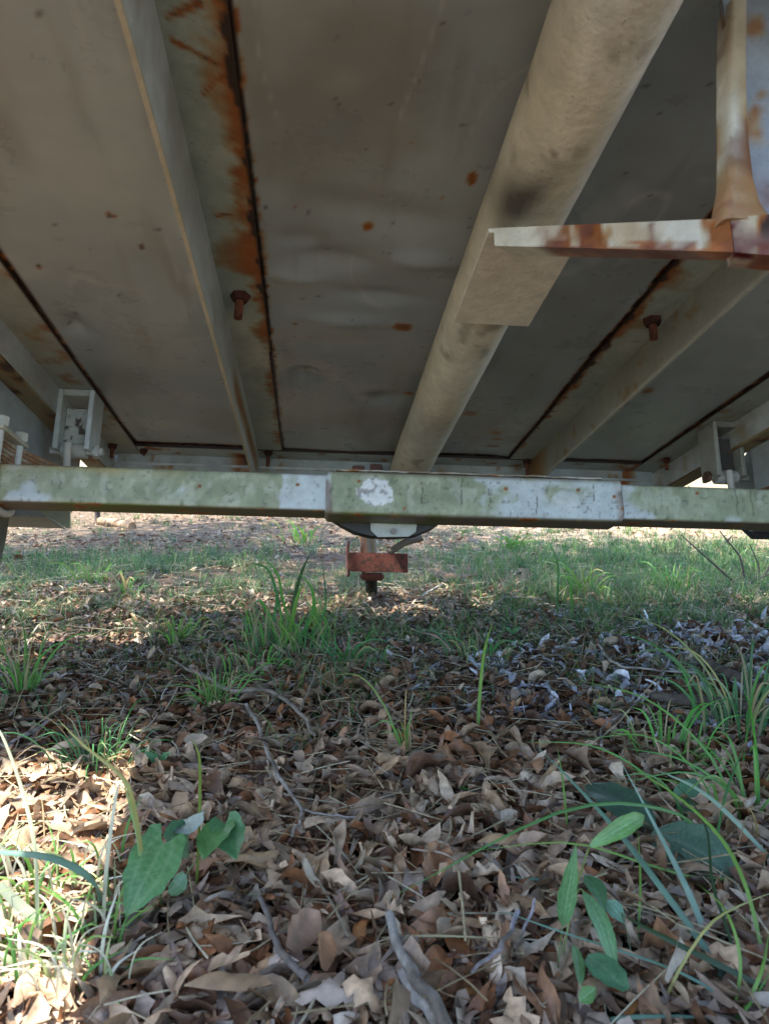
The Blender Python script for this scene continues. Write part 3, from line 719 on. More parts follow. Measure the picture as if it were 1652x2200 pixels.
# pale box section and gusset seen below the axle at the left
a = LY(20, 1100, 1.66); b = LY(150, 1136, 1.66)
def gp(V): return paint_col(V, (.30,.36,.38), .3, .05, 451)
V, T = bevbox(a.x-.12, b.x-.012, 1.551, 1.66, b.z, a.z+.05, .002); fb = tobj('stop_box', V, np.zeros((0,4)), gp(V), M['paint'], T=T)
pr = [lp(60,1080,1.545),lp(95,1105,1.545),lp(143,1134,1.545),lp(151,1134,1.545),lp(151,1080,1.545)]
arc_plate('gusset', pr, 1.545, 1.5505, (.33,.38,.30), M['paint'])
# shock mount seen below the axle at the right
pts = [LY(1590,1090,1.5), LY(1597,1128,1.5), LY(1618,1148,1.5), LY(1660,1148,1.5), LY(1720,1138,1.5)]
tube_part('shock_mount', pts, .012, (.05,.055,.07), M['paint'], n=12)
tube_part('shock_body', [LY(1612,1128,1.48), LY(1760,1134,1.48)], .015, lambda V: paint_col(V,(.16,.19,.25),.3,.2,461), M['paint'], n=16)

# ------------------------------------------------------------------ leaves on the ground
def leaf_shape(kind, nseg=8):
    t = np.linspace(0, 1, nseg+1)
    if kind == 0: w = .20*np.sin(np.pi*np.clip(t,0,1))**.75*(1.05-.3*t)          # slender
    elif kind == 1: w = .05+.26*np.clip(t,0,1)**1.7*np.sqrt(np.clip(1-t**9,0,1))  # spatulate
    elif kind == 2: w = np.array([.015,.03,.06,.09,.15,.34,.20,.17,.02])          # three lobed tip
    elif kind == 3: w = np.array([.01,.12,.07,.20,.10,.27,.14,.20,.02])           # wavy lobes
    elif kind == 4: w = .30*np.sqrt(np.clip(1-(2*t-1)**2,0,1))                    # oval
    else: w = .13*np.sin(np.pi*t)**.6                                           # willow like
    w = w.copy(); w[0] = max(w[0], .008); w[-1] = .004
    return t, np.maximum(w, .004)
def leaf_template(kind, bend, cup, twist, rg):
    t, w = leaf_shape(kind); n = len(t)
    sl = .5+.0*t
    x = t-.5; V = []
    for k in range(n):
        row = [(x[k], -w[k]*(1+rg.uniform(-.25,.2)), abs(cup)*w[k]*1.0), (x[k], 0, 0), (x[k], w[k]*(1+rg.uniform(-.25,.2)), abs(cup)*w[k])]
        a = twist*(t[k]-.5)
        V += [(p[0], p[1]*math.cos(a)-p[2]*math.sin(a), p[1]*math.sin(a)+p[2]*math.cos(a)) for p in row]
    V = np.array(V)
    if abs(bend) > .01:                                       # bend along the length
        R = 1/bend; th = V[:,0]/R; rr = R-V[:,2]; V = np.stack([rr*np.sin(th), V[:,1], R-rr*np.cos(th)], -1)
    V[:,2] += .012*np.sin(V[:,0]*9+rg.uniform(0,6))
    if cup < 0: V[:,2] *= -1
    return V
rgl = np.random.default_rng(5)
TPL = []
for kind in range(6):
    for v in range(5):
        TPL.append((kind, leaf_template(kind, rgl.choice([-1.8,-.8,-.3,.5,1.0,2.2]), rgl.choice([-.5,-.25,.3,.5,1.0]), rgl.uniform(-1.1,1.1), rgl)))
LQ = grid_q(9, 3); NV = 27
PAL = np.array([(.29,.20,.125),(.24,.135,.08),(.39,.285,.20),(.16,.075,.038),(.26,.185,.135),(.46,.38,.30),(.23,.105,.050),(.35,.27,.20),(.23,.185,.16),(.10,.055,.035),(.74,.76,.82),(.38,.39,.44)])  # the last two, bluish white and grey, paint sky glints
PAL[:10] *= np.array((1.05,1.0,.89))
def rotm(yaw, pitch, roll):
    cy, sy = np.cos(yaw), np.sin(yaw); cp, sp = np.cos(pitch), np.sin(pitch); cr, sr = np.cos(roll), np.sin(roll)
    R = np.empty((len(yaw),3,3))
    R[:,0,0]=cy*cp; R[:,0,1]=cy*sp*sr-sy*cr; R[:,0,2]=cy*sp*cr+sy*sr
    R[:,1,0]=sy*cp; R[:,1,1]=sy*sp*sr+cy*cr; R[:,1,2]=sy*sp*cr-cy*sr
    R[:,2,0]=-sp; R[:,2,1]=cp*sr; R[:,2,2]=cp*cr
    return R
def sample_ground(n, d0, d1, margin=.35, rg=RNG):
    d = np.sqrt(rg.uniform(d0**2, d1**2, n)); x = rg.uniform(-1, 1, n)*(.60*d+margin); return x, d
KW = np.array([.28,.22,.13,.10,.05,.22])
tpl_by_kind = np.array([t[0] for t in TPL]); tw = KW[tpl_by_kind]; tw /= tw.sum()
TV = np.array([t[1]*np.array((1,.78,1)) for t in TPL])
def make_leaves(x, y, size, lift, tilt, palidx, bright, tint=None):
    n = len(x); ti = RNG.choice(len(TPL), n, p=tw)
    R = rotm(RNG.uniform(0,2*np.pi,n), RNG.normal(0,tilt,n), RNG.normal(0,tilt,n))
    V = np.einsum('nij,nkj->nki', R, TV[ti])*size[:,None,None]
    zmin = -V[:,:,2].min(1)*.7
    V += np.stack([x, y, hgt(x,y)+lift+zmin], -1)[:,None,:]
    col = PAL[palidx]*bright[:,None]
    C = np.repeat(col[:,None,:], NV, 1)
    C[:, 1::3] *= 1.12
    C *= RNG.uniform(.72,1.22,(n,NV,1)); C *= (1-.35*RNG.uniform(0,1,(n,1,1))*np.linspace(0,1,9).repeat(3)[None,:,None])
    Q = (LQ[None]+np.arange(n)[:,None,None]*NV).reshape(-1,4)
    return V.reshape(-1,3), Q, C.reshape(-1,3)
# how much litter and how much grass there is at a place
def patch(P_, s, sc=1.6): return fbm(P_, sc, 3, s)
sets = []
def add_set(n, d0, d1, smin, smax, lift, tilt, keep=None, margin=.35, pal=None, bright=(.55,1.3)):
    x, y = sample_ground(n, d0, d1, margin)
    if keep is not None:
        k = RNG.uniform(0,1,n) < keep(x, y); x, y = x[k], y[k]
    m = len(x); size = RNG.uniform(smin, smax, m)
    pi_ = RNG.choice(10, m) if pal is None else RNG.choice(pal, m)
    sets.append(make_leaves(x, y, size, RNG.uniform(0, lift, m), tilt, pi_, RNG.uniform(*bright, m)))
def litter_keep(x, y):
    P_ = np.stack([x,y,0*x],-1); return np.clip(1.15-sm(.50,.66,patch(P_,91))*sm(1.6,2.2,y)*.7, .1, 1)
def glint_zone(x, y):
    # sky glints at the right, painted as near-white leaves
    cx_ = (x-.74)/.60; cy_ = (y-1.36)/.52; P_ = np.stack([x,y,0*x],-1)
    return (1-sm(.55,1.15,np.sqrt(cx_**2+cy_**2)+(patch(P_,93,4)-.5)*1.1))
def litter_keep(x, y, base=litter_keep): return base(x, y)*(1-.75*glint_zone(x, y))
add_set(12500, .30, .95, .022, .056, .012, .33, None, .40, [0,1,2,2,5,7,7,4,6,3,0,8,9], (.7,1.45))
add_set(550, .50, 1.0, .048, .062, .020, .40, None, .30, [0,1,2,2,7,4,5], (.8,1.35))
add_set(15000, .90, 1.6, .021, .050, .012, .33, litter_keep, .35, [0,1,2,3,6,6,7,4,9,1,8], (.55,1.5))
add_set(13000, 1.5, 2.5, .020, .044, .009, .34, litter_keep)
add_set(9000, 2.4, 4.2, .020, .045, .006, .30, lambda x,y: .55*litter_keep(x,y)*(1-.7*sm(.1,.6,x)))
add_set(9000, 3.8, 8.0, .025, .05, .006, .30, lambda x,y: .75+0*x, .6)
add_set(27000, .85, 2.3, .022, .050, .016, .45, glint_zone, .5, [10,5,11,11,8,9,9,9,3], (.75,1.3))  # glints and the dark gaps among them painted as leaf colours
V = np.vstack([s_[0] for s_ in sets]); off = np.cumsum([0]+[len(s_[0]) for s_ in sets[:-1]])
Q = np.vstack([s_[1]+o for s_, o in zip(sets, off)]); C = np.vstack([s_[2] for s_ in sets])
ll = obj('leaf_litter', mesh_np('leaf_litter', V, Q, C), M['leaf']); tag(ll, 'brown oak leaf litter with painted pale glints covering the ground under the trailer', 'leaf litter', kind='stuff')

# nearest leaves: each one an object
KN = ['slender pointed', 'spoon shaped', 'three lobed', 'wavy lobed', 'oval', 'narrow willowy']
CN = ['light brown','medium brown','pale tan','dark brown','greyish brown','bleached beige','reddish brown','dull tan','grey brown','very dark brown']
leaf_mesh = {}
def leaf_obj(ti, pi_, loc, size, rot, label, group='single dry leaves on top of the litter'):
    key = (ti, pi_)
    if key not in leaf_mesh:
        Vt = TV[ti]; C_ = np.tile(PAL[pi_], (NV,1)); C_[1::3] *= 1.15; C_ *= rgl.uniform(.85,1.12,(NV,1))
        leaf_mesh[key] = mesh_np('fallen_leaf', Vt, LQ, C_); leaf_mesh[key].materials.append(M['leafobj'])
    o = bpy.data.objects.new('fallen_leaf', leaf_mesh[key]); link(o); o.location = loc; o.scale = (size,)*3; o.rotation_euler = rot
    return tag(o, label, 'leaf', group)
def zone(px, py):
    a = ('in the lower left sun patch' if px < 300 and py > 1850 else 'left of the heart leaved plant' if px < 300 else 'under the heart leaved plant' if px < 560 and py < 2000 else 'at bottom left of centre' if px < 560
         else 'left of the stout twig' if px < 850 and py > 1950 else 'in the middle behind the stout twig' if px < 850 else 'between stout twig and seedling' if px < 1150
         else 'under the pale veined seedling' if px < 1380 and py < 2040 else 'at the bottom below the seedling' if px < 1380 else 'beside the fuzzy leaved plant' if py < 2000 else 'under the lower right long grass')
    return a
used_labels = set()
for k in range(270):
    px = random.uniform(-60, 1710); py = 1720+480*math.sqrt(random.random())
    p = G(px, py, .022); ti = int(RNG.choice(len(TPL), p=tw)); pi_ = random.randrange(10)
    for attempt in range(40):
        kd = TPL[ti][0]; sz_ = random.uniform(.026,.052); sw = 'small' if sz_ < .035 else 'middling' if sz_ < .044 else 'large'
        lab = f'{sw} {CN[pi_]} {KN[kd]} dry leaf {zone(px, py)}'
        if lab not in used_labels: break
        ti = int(RNG.choice(len(TPL), p=tw)); pi_ = random.randrange(10)
    used_labels.add(lab)
    leaf_obj(ti, pi_, (p.x, p.y, hz(p.x,p.y)+random.uniform(.010,.022)), sz_, (random.gauss(0,.35),random.gauss(0,.35),random.uniform(0,6.28)), lab)

# leaves one can point to
def special(px, py, kind, pi_, size, rot, label, lift=.03):
    ti = min((i for i, t_ in enumerate(TPL) if t_[0] == kind), key=lambda i: np.ptp(TPL[i][1][:,2])); p = G(px, py, lift)
    leaf_obj(ti, pi_, (p.x, p.y, hz(p.x,p.y)+lift), size, rot, label)
special(660,1900,2,5,.062,(.9,.1,1.9),'pale beige three lobed leaf standing up left of the middle',.04)
special(740,2120,3,2,.085,(.45,.15,.15),'largest wavy tan leaf lying flat at the bottom centre',.03)
special(850,2160,1,0,.060,(.7,0,1.4),'broad tan oval leaf at the very bottom, right of the largest leaf',.04)
special(420,1578,4,5,.036,(.9,0,.3),'small round beige leaf behind the yellow stalk',.03)
special(560,1735,0,2,.07,(.5,.3,2.1),'slender tan leaf beside the thin forked twig',.035)
special(640,1995,4,1,.06,(.8,.1,1.2),'upright brown oval leaf near the orange leaf',.035)
special(1090,1800,5,2,.065,(.4,0,.1),'wide tan pointed leaf in the middle right of the litter',.03)
special(500,2110,5,0,.07,(.35,.1,.2),'long tan leaf lying flat in the sun patch edge',.035)
special(1450,2060,1,5,.06,(1.1,0,1.0),'curled beige leaf under the long grass at the lower right',.04)
special(930,1830,5,5,.06,(.5,.2,2.4),'thin silvery beige leaf tilted in the middle of the litter',.035)
PALX = len(PAL); PAL = np.vstack([PAL, (.42,.17,.035)])
special(690,2040,4,PALX,.045,(.9,0,1.5),'bright orange brown leaf among tan leaves at the bottom',.035)

# ------------------------------------------------------------------ grass
def blades(x, y, h, lean, width, col, nseg=5):
    n = len(x); az = RNG.uniform(0,2*np.pi,n); face = RNG.uniform(0,2*np.pi,n)
    t = np.linspace(0,1,nseg+1)
    out = (t[None]**1.8)*lean[:,None]*h[:,None]; up = t[None]*h[:,None]*np.sqrt(np.clip(1-(lean[:,None]*t[None]*.75)**2,.08,1))
    cx_ = x[:,None]+np.cos(az)[:,None]*out; cy_ = y[:,None]+np.sin(az)[:,None]*out
    cz_ = hgt(x,y)[:,None]-.004+up
    w = width[:,None]*np.clip(1-t**2.2,.04,1)[None]
    dx = np.cos(face)[:,None]*w; dy = np.sin(face)[:,None]*w
    V = np.empty((n,nseg+1,2,3)); V[:,:,0] = np.stack([cx_-dx,cy_-dy,cz_],-1); V[:,:,1] = np.stack([cx_+dx,cy_+dy,cz_],-1)
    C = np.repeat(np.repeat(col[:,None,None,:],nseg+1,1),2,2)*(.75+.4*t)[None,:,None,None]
    Q = (grid_q(nseg+1,2)[None]+(np.arange(n)*(nseg+1)*2)[:,None,None]).reshape(-1,4)
    return V.reshape(-1,3), Q, C.reshape(-1,3)
GC = np.array([(.09,.21,.045),(.12,.25,.055),(.07,.16,.055),(.16,.27,.07),(.06,.16,.085),(.10,.21,.09)]); STRAW = np.array([(.38,.32,.19),(.28,.22,.12),(.42,.38,.26)])
gs = []
def add_grass(n, d0, d1, hmin, hmax, w, keep, straw=.15, margin=.4, lean=(.15,1.0)):
    # clustered: blades gather round clump centres
    nc = max(1, n//14); cx_, cy_ = sample_ground(nc, d0, d1, margin)
    k = RNG.uniform(0,1,nc) < keep(cx_, cy_); cx_, cy_ = cx_[k], cy_[k]
    if len(cx_) == 0: return
    i = RNG.integers(0, len(cx_), int(n*len(cx_)/nc)); sp = RNG.uniform(.006,.04,len(cx_))[i]
    x = cx_[i]+RNG.normal(0,1,len(i))*sp; y = cy_[i]+RNG.normal(0,1,len(i))*sp; m = len(x)
    col = GC[RNG.integers(0,len(GC),m)]*RNG.uniform(.7,1.3,m)[:,None]; st = RNG.uniform(0,1,m) < straw; col[st] = STRAW[RNG.integers(0,3,st.sum())]
    hh = RNG.uniform(hmin,hmax,len(cx_))[i]*RNG.uniform(.5,1.1,m)
    gs.append(blades(x, y, hh, RNG.uniform(*lean,m), RNG.uniform(.6,1.3,m)*w, col))
def g_mid(x, y):
    P_ = np.stack([x,y,0*x],-1); b = sm(.46,.6,patch(P_,95,1.8)); r = sm(.05,.45,x/y*1.3)*sm(1.65,2.1,y); path_ = 1-sm(4.2,4.8,y)*.85
    return np.clip(np.maximum(b*.55*sm(1.3,2.0,y), r*1.0)*path_, 0, 1)
add_grass(52000, 1.6, 3.2, .030, .080, .0012, g_mid, .12)
add_grass(70000, 2.9, 4.6, .035, .085, .0016, lambda x,y: np.clip(g_mid(x,y)*(.35+.45*sm(-.3,.3,x))+.06+.4*sm(-.1,.5,x),0,1)*(1-sm(3.3,4.0,y)*.85), .12)
add_grass(9000, 4.4, 9, .04, .09, .002, lambda x,y: sm(.48,.6,patch(np.stack([x,y,0*x],-1),97,.8))*.7, .2, 1)
add_grass(3500, 8.5, 16, .06, .14, .004, lambda x,y: .8+0*x, .2, 1)
add_grass(30000, 1.15, 3.0, .03, .10, .0009, lambda x,y: (.35+.6*sm(.46,.58,patch(np.stack([x,y,0*x],-1),96,2.2)))*(1-.75*glint_zone(x,y)), .2, .4, (.3,1.3))
add_grass(7000, 1.0, 1.9, .03, .075, .0008, lambda x,y: sm(.50,.62,patch(np.stack([x,y,0*x],-1),98,2.6))*.8, .25)
V = np.vstack([s_[0] for s_ in gs]); off = np.cumsum([0]+[len(s_[0]) for s_ in gs[:-1]])
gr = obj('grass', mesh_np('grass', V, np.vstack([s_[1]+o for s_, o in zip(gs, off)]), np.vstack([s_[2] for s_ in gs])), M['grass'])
tag(gr, 'short green grass growing through the leaf litter beyond the trailer', 'grass', kind='stuff')
# thin fallen straws and pine needles over the litter
def straws(n, d0, d1):
    x, y = sample_ground(n, d0, d1, .3); Ln = RNG.uniform(.03,.11,n); a = RNG.uniform(0,2*np.pi,n); z = hgt(x,y)+RNG.uniform(.012,.032,n); tl = RNG.normal(0,.12,n)
    t = np.linspace(-.5,.5,4); bend = RNG.normal(0,.15,n)
    px_ = x[:,None]+np.cos(a)[:,None]*t*Ln[:,None]-np.sin(a)[:,None]*bend[:,None]*(t**2)*Ln[:,None]; py_ = y[:,None]+np.sin(a)[:,None]*t*Ln[:,None]+np.cos(a)[:,None]*bend[:,None]*(t**2)*Ln[:,None]
    pz_ = z[:,None]+tl[:,None]*t*Ln[:,None]; w = RNG.uniform(.0005,.0012,n)[:,None]
    V = np.empty((n,4,3,3))
    for k,(o1,o2) in enumerate(((-1,0),(0,1),(1,0))): V[:,:,k] = np.stack([px_-np.sin(a)[:,None]*w*o1, py_+np.cos(a)[:,None]*w*o1, pz_+w*o2],-1)
    c = STRAW[RNG.integers(0,3,n)]*RNG.uniform(.6,1.2,n)[:,None]
    Q = (grid_q(4,3)[None]+(np.arange(n)*12)[:,None,None]).reshape(-1,4)
    return V.reshape(-1,3), Q, np.repeat(c,12,0)
sa = straws(1500,.35,1.5); sb = straws(2600,1.4,4.5); V = np.vstack([sa[0],sb[0]])
tag(obj('dry_straws', mesh_np('dry_straws', V, np.vstack([sa[1],sb[1]+len(sa[0])]), np.vstack([sa[2],sb[2]])), M['leaf']), 'thin pale dry grass straws scattered over the litter', 'straw', kind='stuff')

# ------------------------------------------------------------------ single blades, tufts, plants
def bez(pts, n):
    pts = np.array([list(p) for p in pts], float); k = np.linspace(0, 1, len(pts)); t = np.linspace(0, 1, n)
    if len(pts) == 2: return pts[0]+(pts[1]-pts[0])*t[:,None]
    # catmull-rom
    P_ = np.vstack([2*pts[0]-pts[1], pts, 2*pts[-1]-pts[-2]]); out = []
    for s in t*(len(pts)-1):
        i = min(int(s), len(pts)-2); f = s-i; a, b, c_, d = P_[i:i+4]
        out.append(.5*((2*b)+(-a+c_)*f+(2*a-5*b+4*c_-d)*f*f+(-a+3*b-3*c_+d)*f**3))
    return np.array(out)
def blade_mesh(pts, width, col, n=14, tip=.05, fold=.35):
    P_ = bez(pts, n); tn = np.gradient(P_, axis=0); tn /= np.linalg.norm(tn,axis=1)[:,None]
    view = P_-np.array((0,0,CAM_H+.35)); side = np.cross(tn, view); side /= np.linalg.norm(side,axis=1)[:,None]+1e-9
    nrm = np.cross(side, tn); t = np.linspace(0,1,n)[:,None]; w = width*np.clip(np.sin(np.pi*np.clip(t*.55+.30,0,1))*1.0*(1-t**5*(1-tip)),tip*.5,1)
    V = np.stack([P_-side*w+nrm*w*fold, P_, P_+side*w+nrm*w*fold], 1).reshape(-1,3)
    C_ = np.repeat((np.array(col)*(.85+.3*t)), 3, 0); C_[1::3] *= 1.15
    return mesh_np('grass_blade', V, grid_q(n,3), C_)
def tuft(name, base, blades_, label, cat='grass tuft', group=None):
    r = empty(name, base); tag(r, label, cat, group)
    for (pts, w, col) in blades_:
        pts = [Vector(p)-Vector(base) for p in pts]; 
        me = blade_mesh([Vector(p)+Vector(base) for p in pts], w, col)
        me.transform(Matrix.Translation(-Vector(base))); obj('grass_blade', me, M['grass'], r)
    return r
g1 = (.10,.27,.05); g2 = (.065,.19,.06); g3 = (.16,.30,.06); yl = (.34,.33,.11); bl = (.11,.21,.15); pale = (.32,.40,.22); dk = (.03,.06,.025)
def rnd_tuft(px, py, n, h, spread, width, label, col=None, seed=0, lean=.6, ox=None):
    rg = random.Random(seed); b = G(px, py); b.z = hz(b.x, b.y); bl_ = []
    for k in range(int(n*1.8)):
        a = rg.uniform(0,6.28); r = rg.uniform(0,spread)*1.3; hh = h*rg.uniform(.3,1.1); le = rg.uniform(.1,lean*1.7)*hh
        p0 = b+Vector((math.cos(a)*r, math.sin(a)*r, -.004)); d = Vector((math.cos(a+rg.uniform(-.9,.9)), math.sin(a), 0))
        c_ = (col or rg.choice([g1,g2,g3,g1])) if rg.random() < .78 else (.30,.26,.14); bl_.append(([p0, p0+d*le*.25+Vector((0,0,hh*.55)), p0+d*le*.75+Vector((0,0,hh*.92)), p0+d*le*1.4+Vector((0,0,hh*rg.uniform(.75,1.05)))], width*rg.uniform(.55,1.15), tuple(v*rg.uniform(.75,1.25) for v in c_)))
    return tuft('grass_tuft', b, bl_, label)
# the tall clump below the hitch
b = G(625, 1375); D0 = b.y
bl_ = [([G(612,1372), W(600,1300,D0), W(575,1222,D0-.02), W(515,1210,D0-.05)], .0035, g2),
       ([G(622,1375), W(632,1290,D0), W(648,1230,D0-.02), W(668,1186,D0-.03)], .0050, (.05,.10,.04)),
       ([G(635,1370), W(608,1290,D0-.02), W(597,1235,D0-.03), W(563,1190,D0-.05)], .0035, g1),
       ([G(615,1378), W(628,1330,D0-.03), W(640,1280,D0-.05), W(655,1250,D0-.06)], .0050, g3),
       ([G(640,1380), W(672,1320,D0-.03), W(670,1265,D0-.05), W(640,1228,D0-.06)], .0045, g1),
       ([G(600,1380), W(582,1330,D0-.03), W(560,1290,D0-.05), W(545,1300,D0-.1)], .004, g1),
       ([G(650,1385), W(690,1330,D0-.05), W(700,1290,D0-.05), W(690,1180,D0+.1)], .003, g2),
       ([G(590,1390), W(586,1340,D0), W(594,1300,D0), W(592,1262,D0)], .0045, g2)]
rg = random.Random(3)
for k in range(80):
    px = rg.uniform(520,720); py = rg.uniform(1370,1420); q = G(px,py); top = rg.uniform(50,110); sx = rg.uniform(-45,45)
    bl_.append(([q, W(px+sx*.3,py-top*.6,q.y), W(px+sx,py-top,q.y-.02)], .0018*rg.uniform(.5,1.3), rg.choice([g1,g2,g3,(.28,.25,.14)])))
tuft('grass_tuft', b, bl_, 'tallest green grass clump with one dark drooping tip, just left of the rusty hitch jack')
rnd_tuft(465,1520,34,.075,.028,.0011,'fine bright green tuft beside the forked twig left of centre',g1,4)
rnd_tuft(205,1660,40,.085,.04,.0010,'fine grass tuft in the shade at the left behind the sunlit blades',g2,5)
rnd_tuft(50,1500,22,.12,.02,.0016,'upright green tuft at the left edge of the litter',g1,6)
rnd_tuft(540,1450,26,.06,.06,.0018,'low dense green tuft in front of the tallest clump',g1,7)
rnd_tuft(385,1375,26,.055,.06,.0022,'low green tuft with broad blades left of the tallest clump',g3,8)
rnd_tuft(740,1430,26,.07,.07,.0018,'loose bluish green tuft right of the tallest clump',g2,9)
rnd_tuft(1030,1420,24,.075,.06,.0018,'dark green tuft at the left end of the glint-painted leaves',g2,10)
rnd_tuft(200,1270,20,.09,.05,.002,'small green sprout tuft at the far left beyond the axle',g3,12)
rnd_tuft(270,1290,14,.09,.03,.003,'pair of broad leaved sprouts at the left beyond the axle',g1,13)
rnd_tuft(1430,1640,22,.085,.04,.0019,'green tuft at the lower edge of the glint-painted leaves',g1,14)
rnd_tuft(1600,1580,30,.14,.06,.0022,'long green tuft at the right edge of the glint-painted leaves',g2,15)
rnd_tuft(1250,1290,26,.10,.05,.002,'upright grass tuft above the glint-painted leaves',g3,16)
rnd_tuft(1450,1275,26,.10,.06,.002,'green tuft in the far right grass',g1,17)
rnd_tuft(870,1640,6,.12,.01,.0014,'thin three bladed sprig in the middle of the brown litter',g3,18,.5)
rnd_tuft(1620,1760,20,.12,.07,.0018,'tangled grass tuft at the right edge beside the grey fuzzy leaf',g1,19,1.3)
rnd_tuft(1100,1180,18,.10,.04,.004,'broad bladed weed on the sandy strip beyond the axle',g3,20)
rnd_tuft(650,1165,18,.12,.1,.004,'bright grass tuft beyond the axle left of the hitch jack',g3,21)
# tall single blades
def single(pix, Ds, width, col, label, name='grass_stalk'):
    pts = []
    for (px, py), D in zip(pix, Ds): pts.append(G(px,py) if D is None else W(px,py,D))
    base = pts[0].copy(); name = 'dry_straw' if 'straw' in label else name
    me = blade_mesh(pts, width, col, 20); me.transform(Matrix.Translation(-base))
    o = obj(name, me, M['grass']); o.location = base; return tag(o, label, 'grass blade', None)
def dep(px, py): return G(px, py).y
d_ = dep(1198,1330)
single([(1196,1345),(1198,1260),(1197,1210),(1170,1145)],[None,d_,d_,d_],.0030,g2,'tall single blade with bent tip crossing the bottom of the axle')
single([(1228,1345),(1226,1260),(1210,1200)],[None,d_,d_],.003,g1,'shorter blade just right of the tall bent blade')
d_ = dep(1026,1580)
single([(1026,1585),(1030,1500),(1040,1400),(1060,1330)],[None,d_,d_,d_-.02],.0026,g3,'slim vertical blade left of the glint-painted leaves')
d_ = dep(425,1935)
single([(420,1940),(428,1800),(430,1650),(424,1610),(412,1588)],[None,d_,d_,d_,d_],.0014,(.16,.22,.04),'yellowish upright stalk beside the heart shaped leaves')
d_ = dep(80,2080)
single([(82,2090),(78,1850),(55,1720),(10,1590),(-30,1530)],[None,d_,d_+.02,d_+.04,d_+.05],.0016,(.50,.54,.34),'pale long blade leaning in from the left edge above the sun patch')
single([(222,2030),(228,1880),(248,1720),(262,1672)],[None,d_,d_,d_],.0016,(.58,.60,.46),'straight pale blade standing in front of the heart shaped leaf, bleached')
single([(305,1830),(290,1740),(264,1670),(180,1600),(120,1540)],[W(305,1830,d_).y,d_,d_,d_+.05,d_+.1],.0018,yl,'thin yellow stem arching left from the bent joint')
single([(302,1840),(296,1790),(264,1672)],[d_,d_,d_],.0018,(.24,.36,.14),'short broad blade hanging from the bent joint')
single([(214,1960),(210,1900),(120,1845),(0,1830),(-80,1830)],[None,d_-.02,d_-.04,d_-.03,d_],.0030,bl,'wide bluish green blade arching over the sun patch')
single([(575,2050),(640,2075),(330,2040),(315,2038)][:3:2],[dep(575,2050),dep(330,2040)],.0012,(.45,.38,.24),'straw lying across the litter below the heart shaped leaves')
single([(650,2075),(490,2065),(320,2040)],[dep(650,2075)-.0,dep(490,2065),dep(320,2040)],.0014,(.45,.38,.24),'long straight straw lying left of the orange leaf')
single([(225,1985),(330,1960),(455,1930),(580,1918)],[.63,.64,.645,.66],.0016,(.40,.42,.20),'thin yellow green straw pointing right below the heart shaped leaf')
single([(590,2030),(500,1940),(460,1880)],[None,.70,.74],.0018,bl,'bluish blade lying from the plant towards the orange leaf')
# sunlit tangle at the lower left
rg = random.Random(8); bl_ = []
for k in range(230):
    px = rg.uniform(-80,270); py = rg.uniform(1890,2200); q = G(px,py); q.z = hz(q.x,q.y); hh = rg.uniform(.02,.085); a = rg.uniform(0,6.28); l_ = rg.uniform(.01,.06)
    d = Vector((math.cos(a),math.sin(a)*.7,0)); cc = rg.choice([g1,g3,pale,(.38,.44,.18),(.55,.52,.38),(.50,.46,.32),(.60,.60,.48)])
    bl_.append(([q, q+d*l_*.3+Vector((0,0,hh*.6)), q+d*l_+Vector((0,0,hh*rg.uniform(.6,1)))], rg.uniform(.0006,.0015), cc))
bl_ += [([W(0,1900,.60),W(50,1950,.60),W(110,1990,.60),W(160,2030,.60)],.0045,(.45,.50,.36)),([W(330,2150,.54),W(400,2178,.54),W(520,2192,.54)],.004,bl),
        ([G(60,2190),W(62,2120,.55),W(20,2060,.55),W(-40,2030,.56)],.003,pale),([G(300,2100),W(230,2060,.57),W(150,2000,.6),W(60,1990,.62)],.0018,g1),
        ([G(170,2120),W(250,2070,.57),W(310,1960,.62),W(330,1940,.64)],.003,g1)]
tuft('grass_tuft', G(100,2060), bl_, 'sunlit tangle of grass blades in the bright patch at the lower left corner')
# long blades at the lower right
R = [([(1620,2230),(1530,2060),(1400,1880),(1330,1790),(1230,1680),(1150,1600)],.0034,bl),
     ([(1600,2240),(1560,2120),(1480,1920),(1410,1780),(1330,1630)],.0036,(.22,.34,.27)),
     ([(1660,1850),(1560,1745),(1490,1690),(1400,1650)],.003,(.26,.38,.28)),
     ([(1640,2060),(1600,1900),(1540,1790),(1440,1700),(1340,1640)],.0022,g3),
     ([(1560,2200),(1575,2050),(1530,1900),(1510,1760),(1420,1650)],.0018,dk),
     ([(1400,2250),(1440,2120),(1520,1990),(1600,1940),(1680,1910)],.0014,yl),
     ([(1560,2240),(1590,2080),(1560,1960),(1500,1900)],.0016,g3),
     ([(1640,2230),(1560,2150),(1440,2080),(1200,2000),(1060,1950)],.0015,bl),
     ([(1660,2130),(1540,2070),(1400,2000),(1330,1960)],.0030,dk),
     ([(1640,1890),(1500,1885),(1400,1860),(1220,1810),(1000,1830)],.0016,g3),
     ([(1240,1890),(1170,1890),(1070,1880)],.0024,bl),
     ([(870,1680),(980,1690),(1100,1720),(1190,1750)],.0022,g1),
     ([(1220,1800),(1215,1740),(1205,1650),(1195,1600)],.0014,g3),
     ([(1370,2020),(1375,1900),(1370,1780)],.0014,g3),
     ([(1160,2235),(1350,2185),(1650,2192)],.0020,bl),
     ([(820,2015),(900,2010),(1000,2012),(1160,2020)],.0012,(.40,.36,.2)),
     ([(1590,1700),(1600,1600),(1620,1480)],.0018,g1),([(1530,1850),(1560,1700),(1600,1600)],.0018,g2),
     ([(1560,2240),(1630,2100),(1652,2000)],.0018,g3),([(1500,2230),(1590,2180),(1660,2080)],.0016,g1),
     ([(1620,2240),(1540,2200),(1430,2120)],.0014,yl)]
bl_ = []
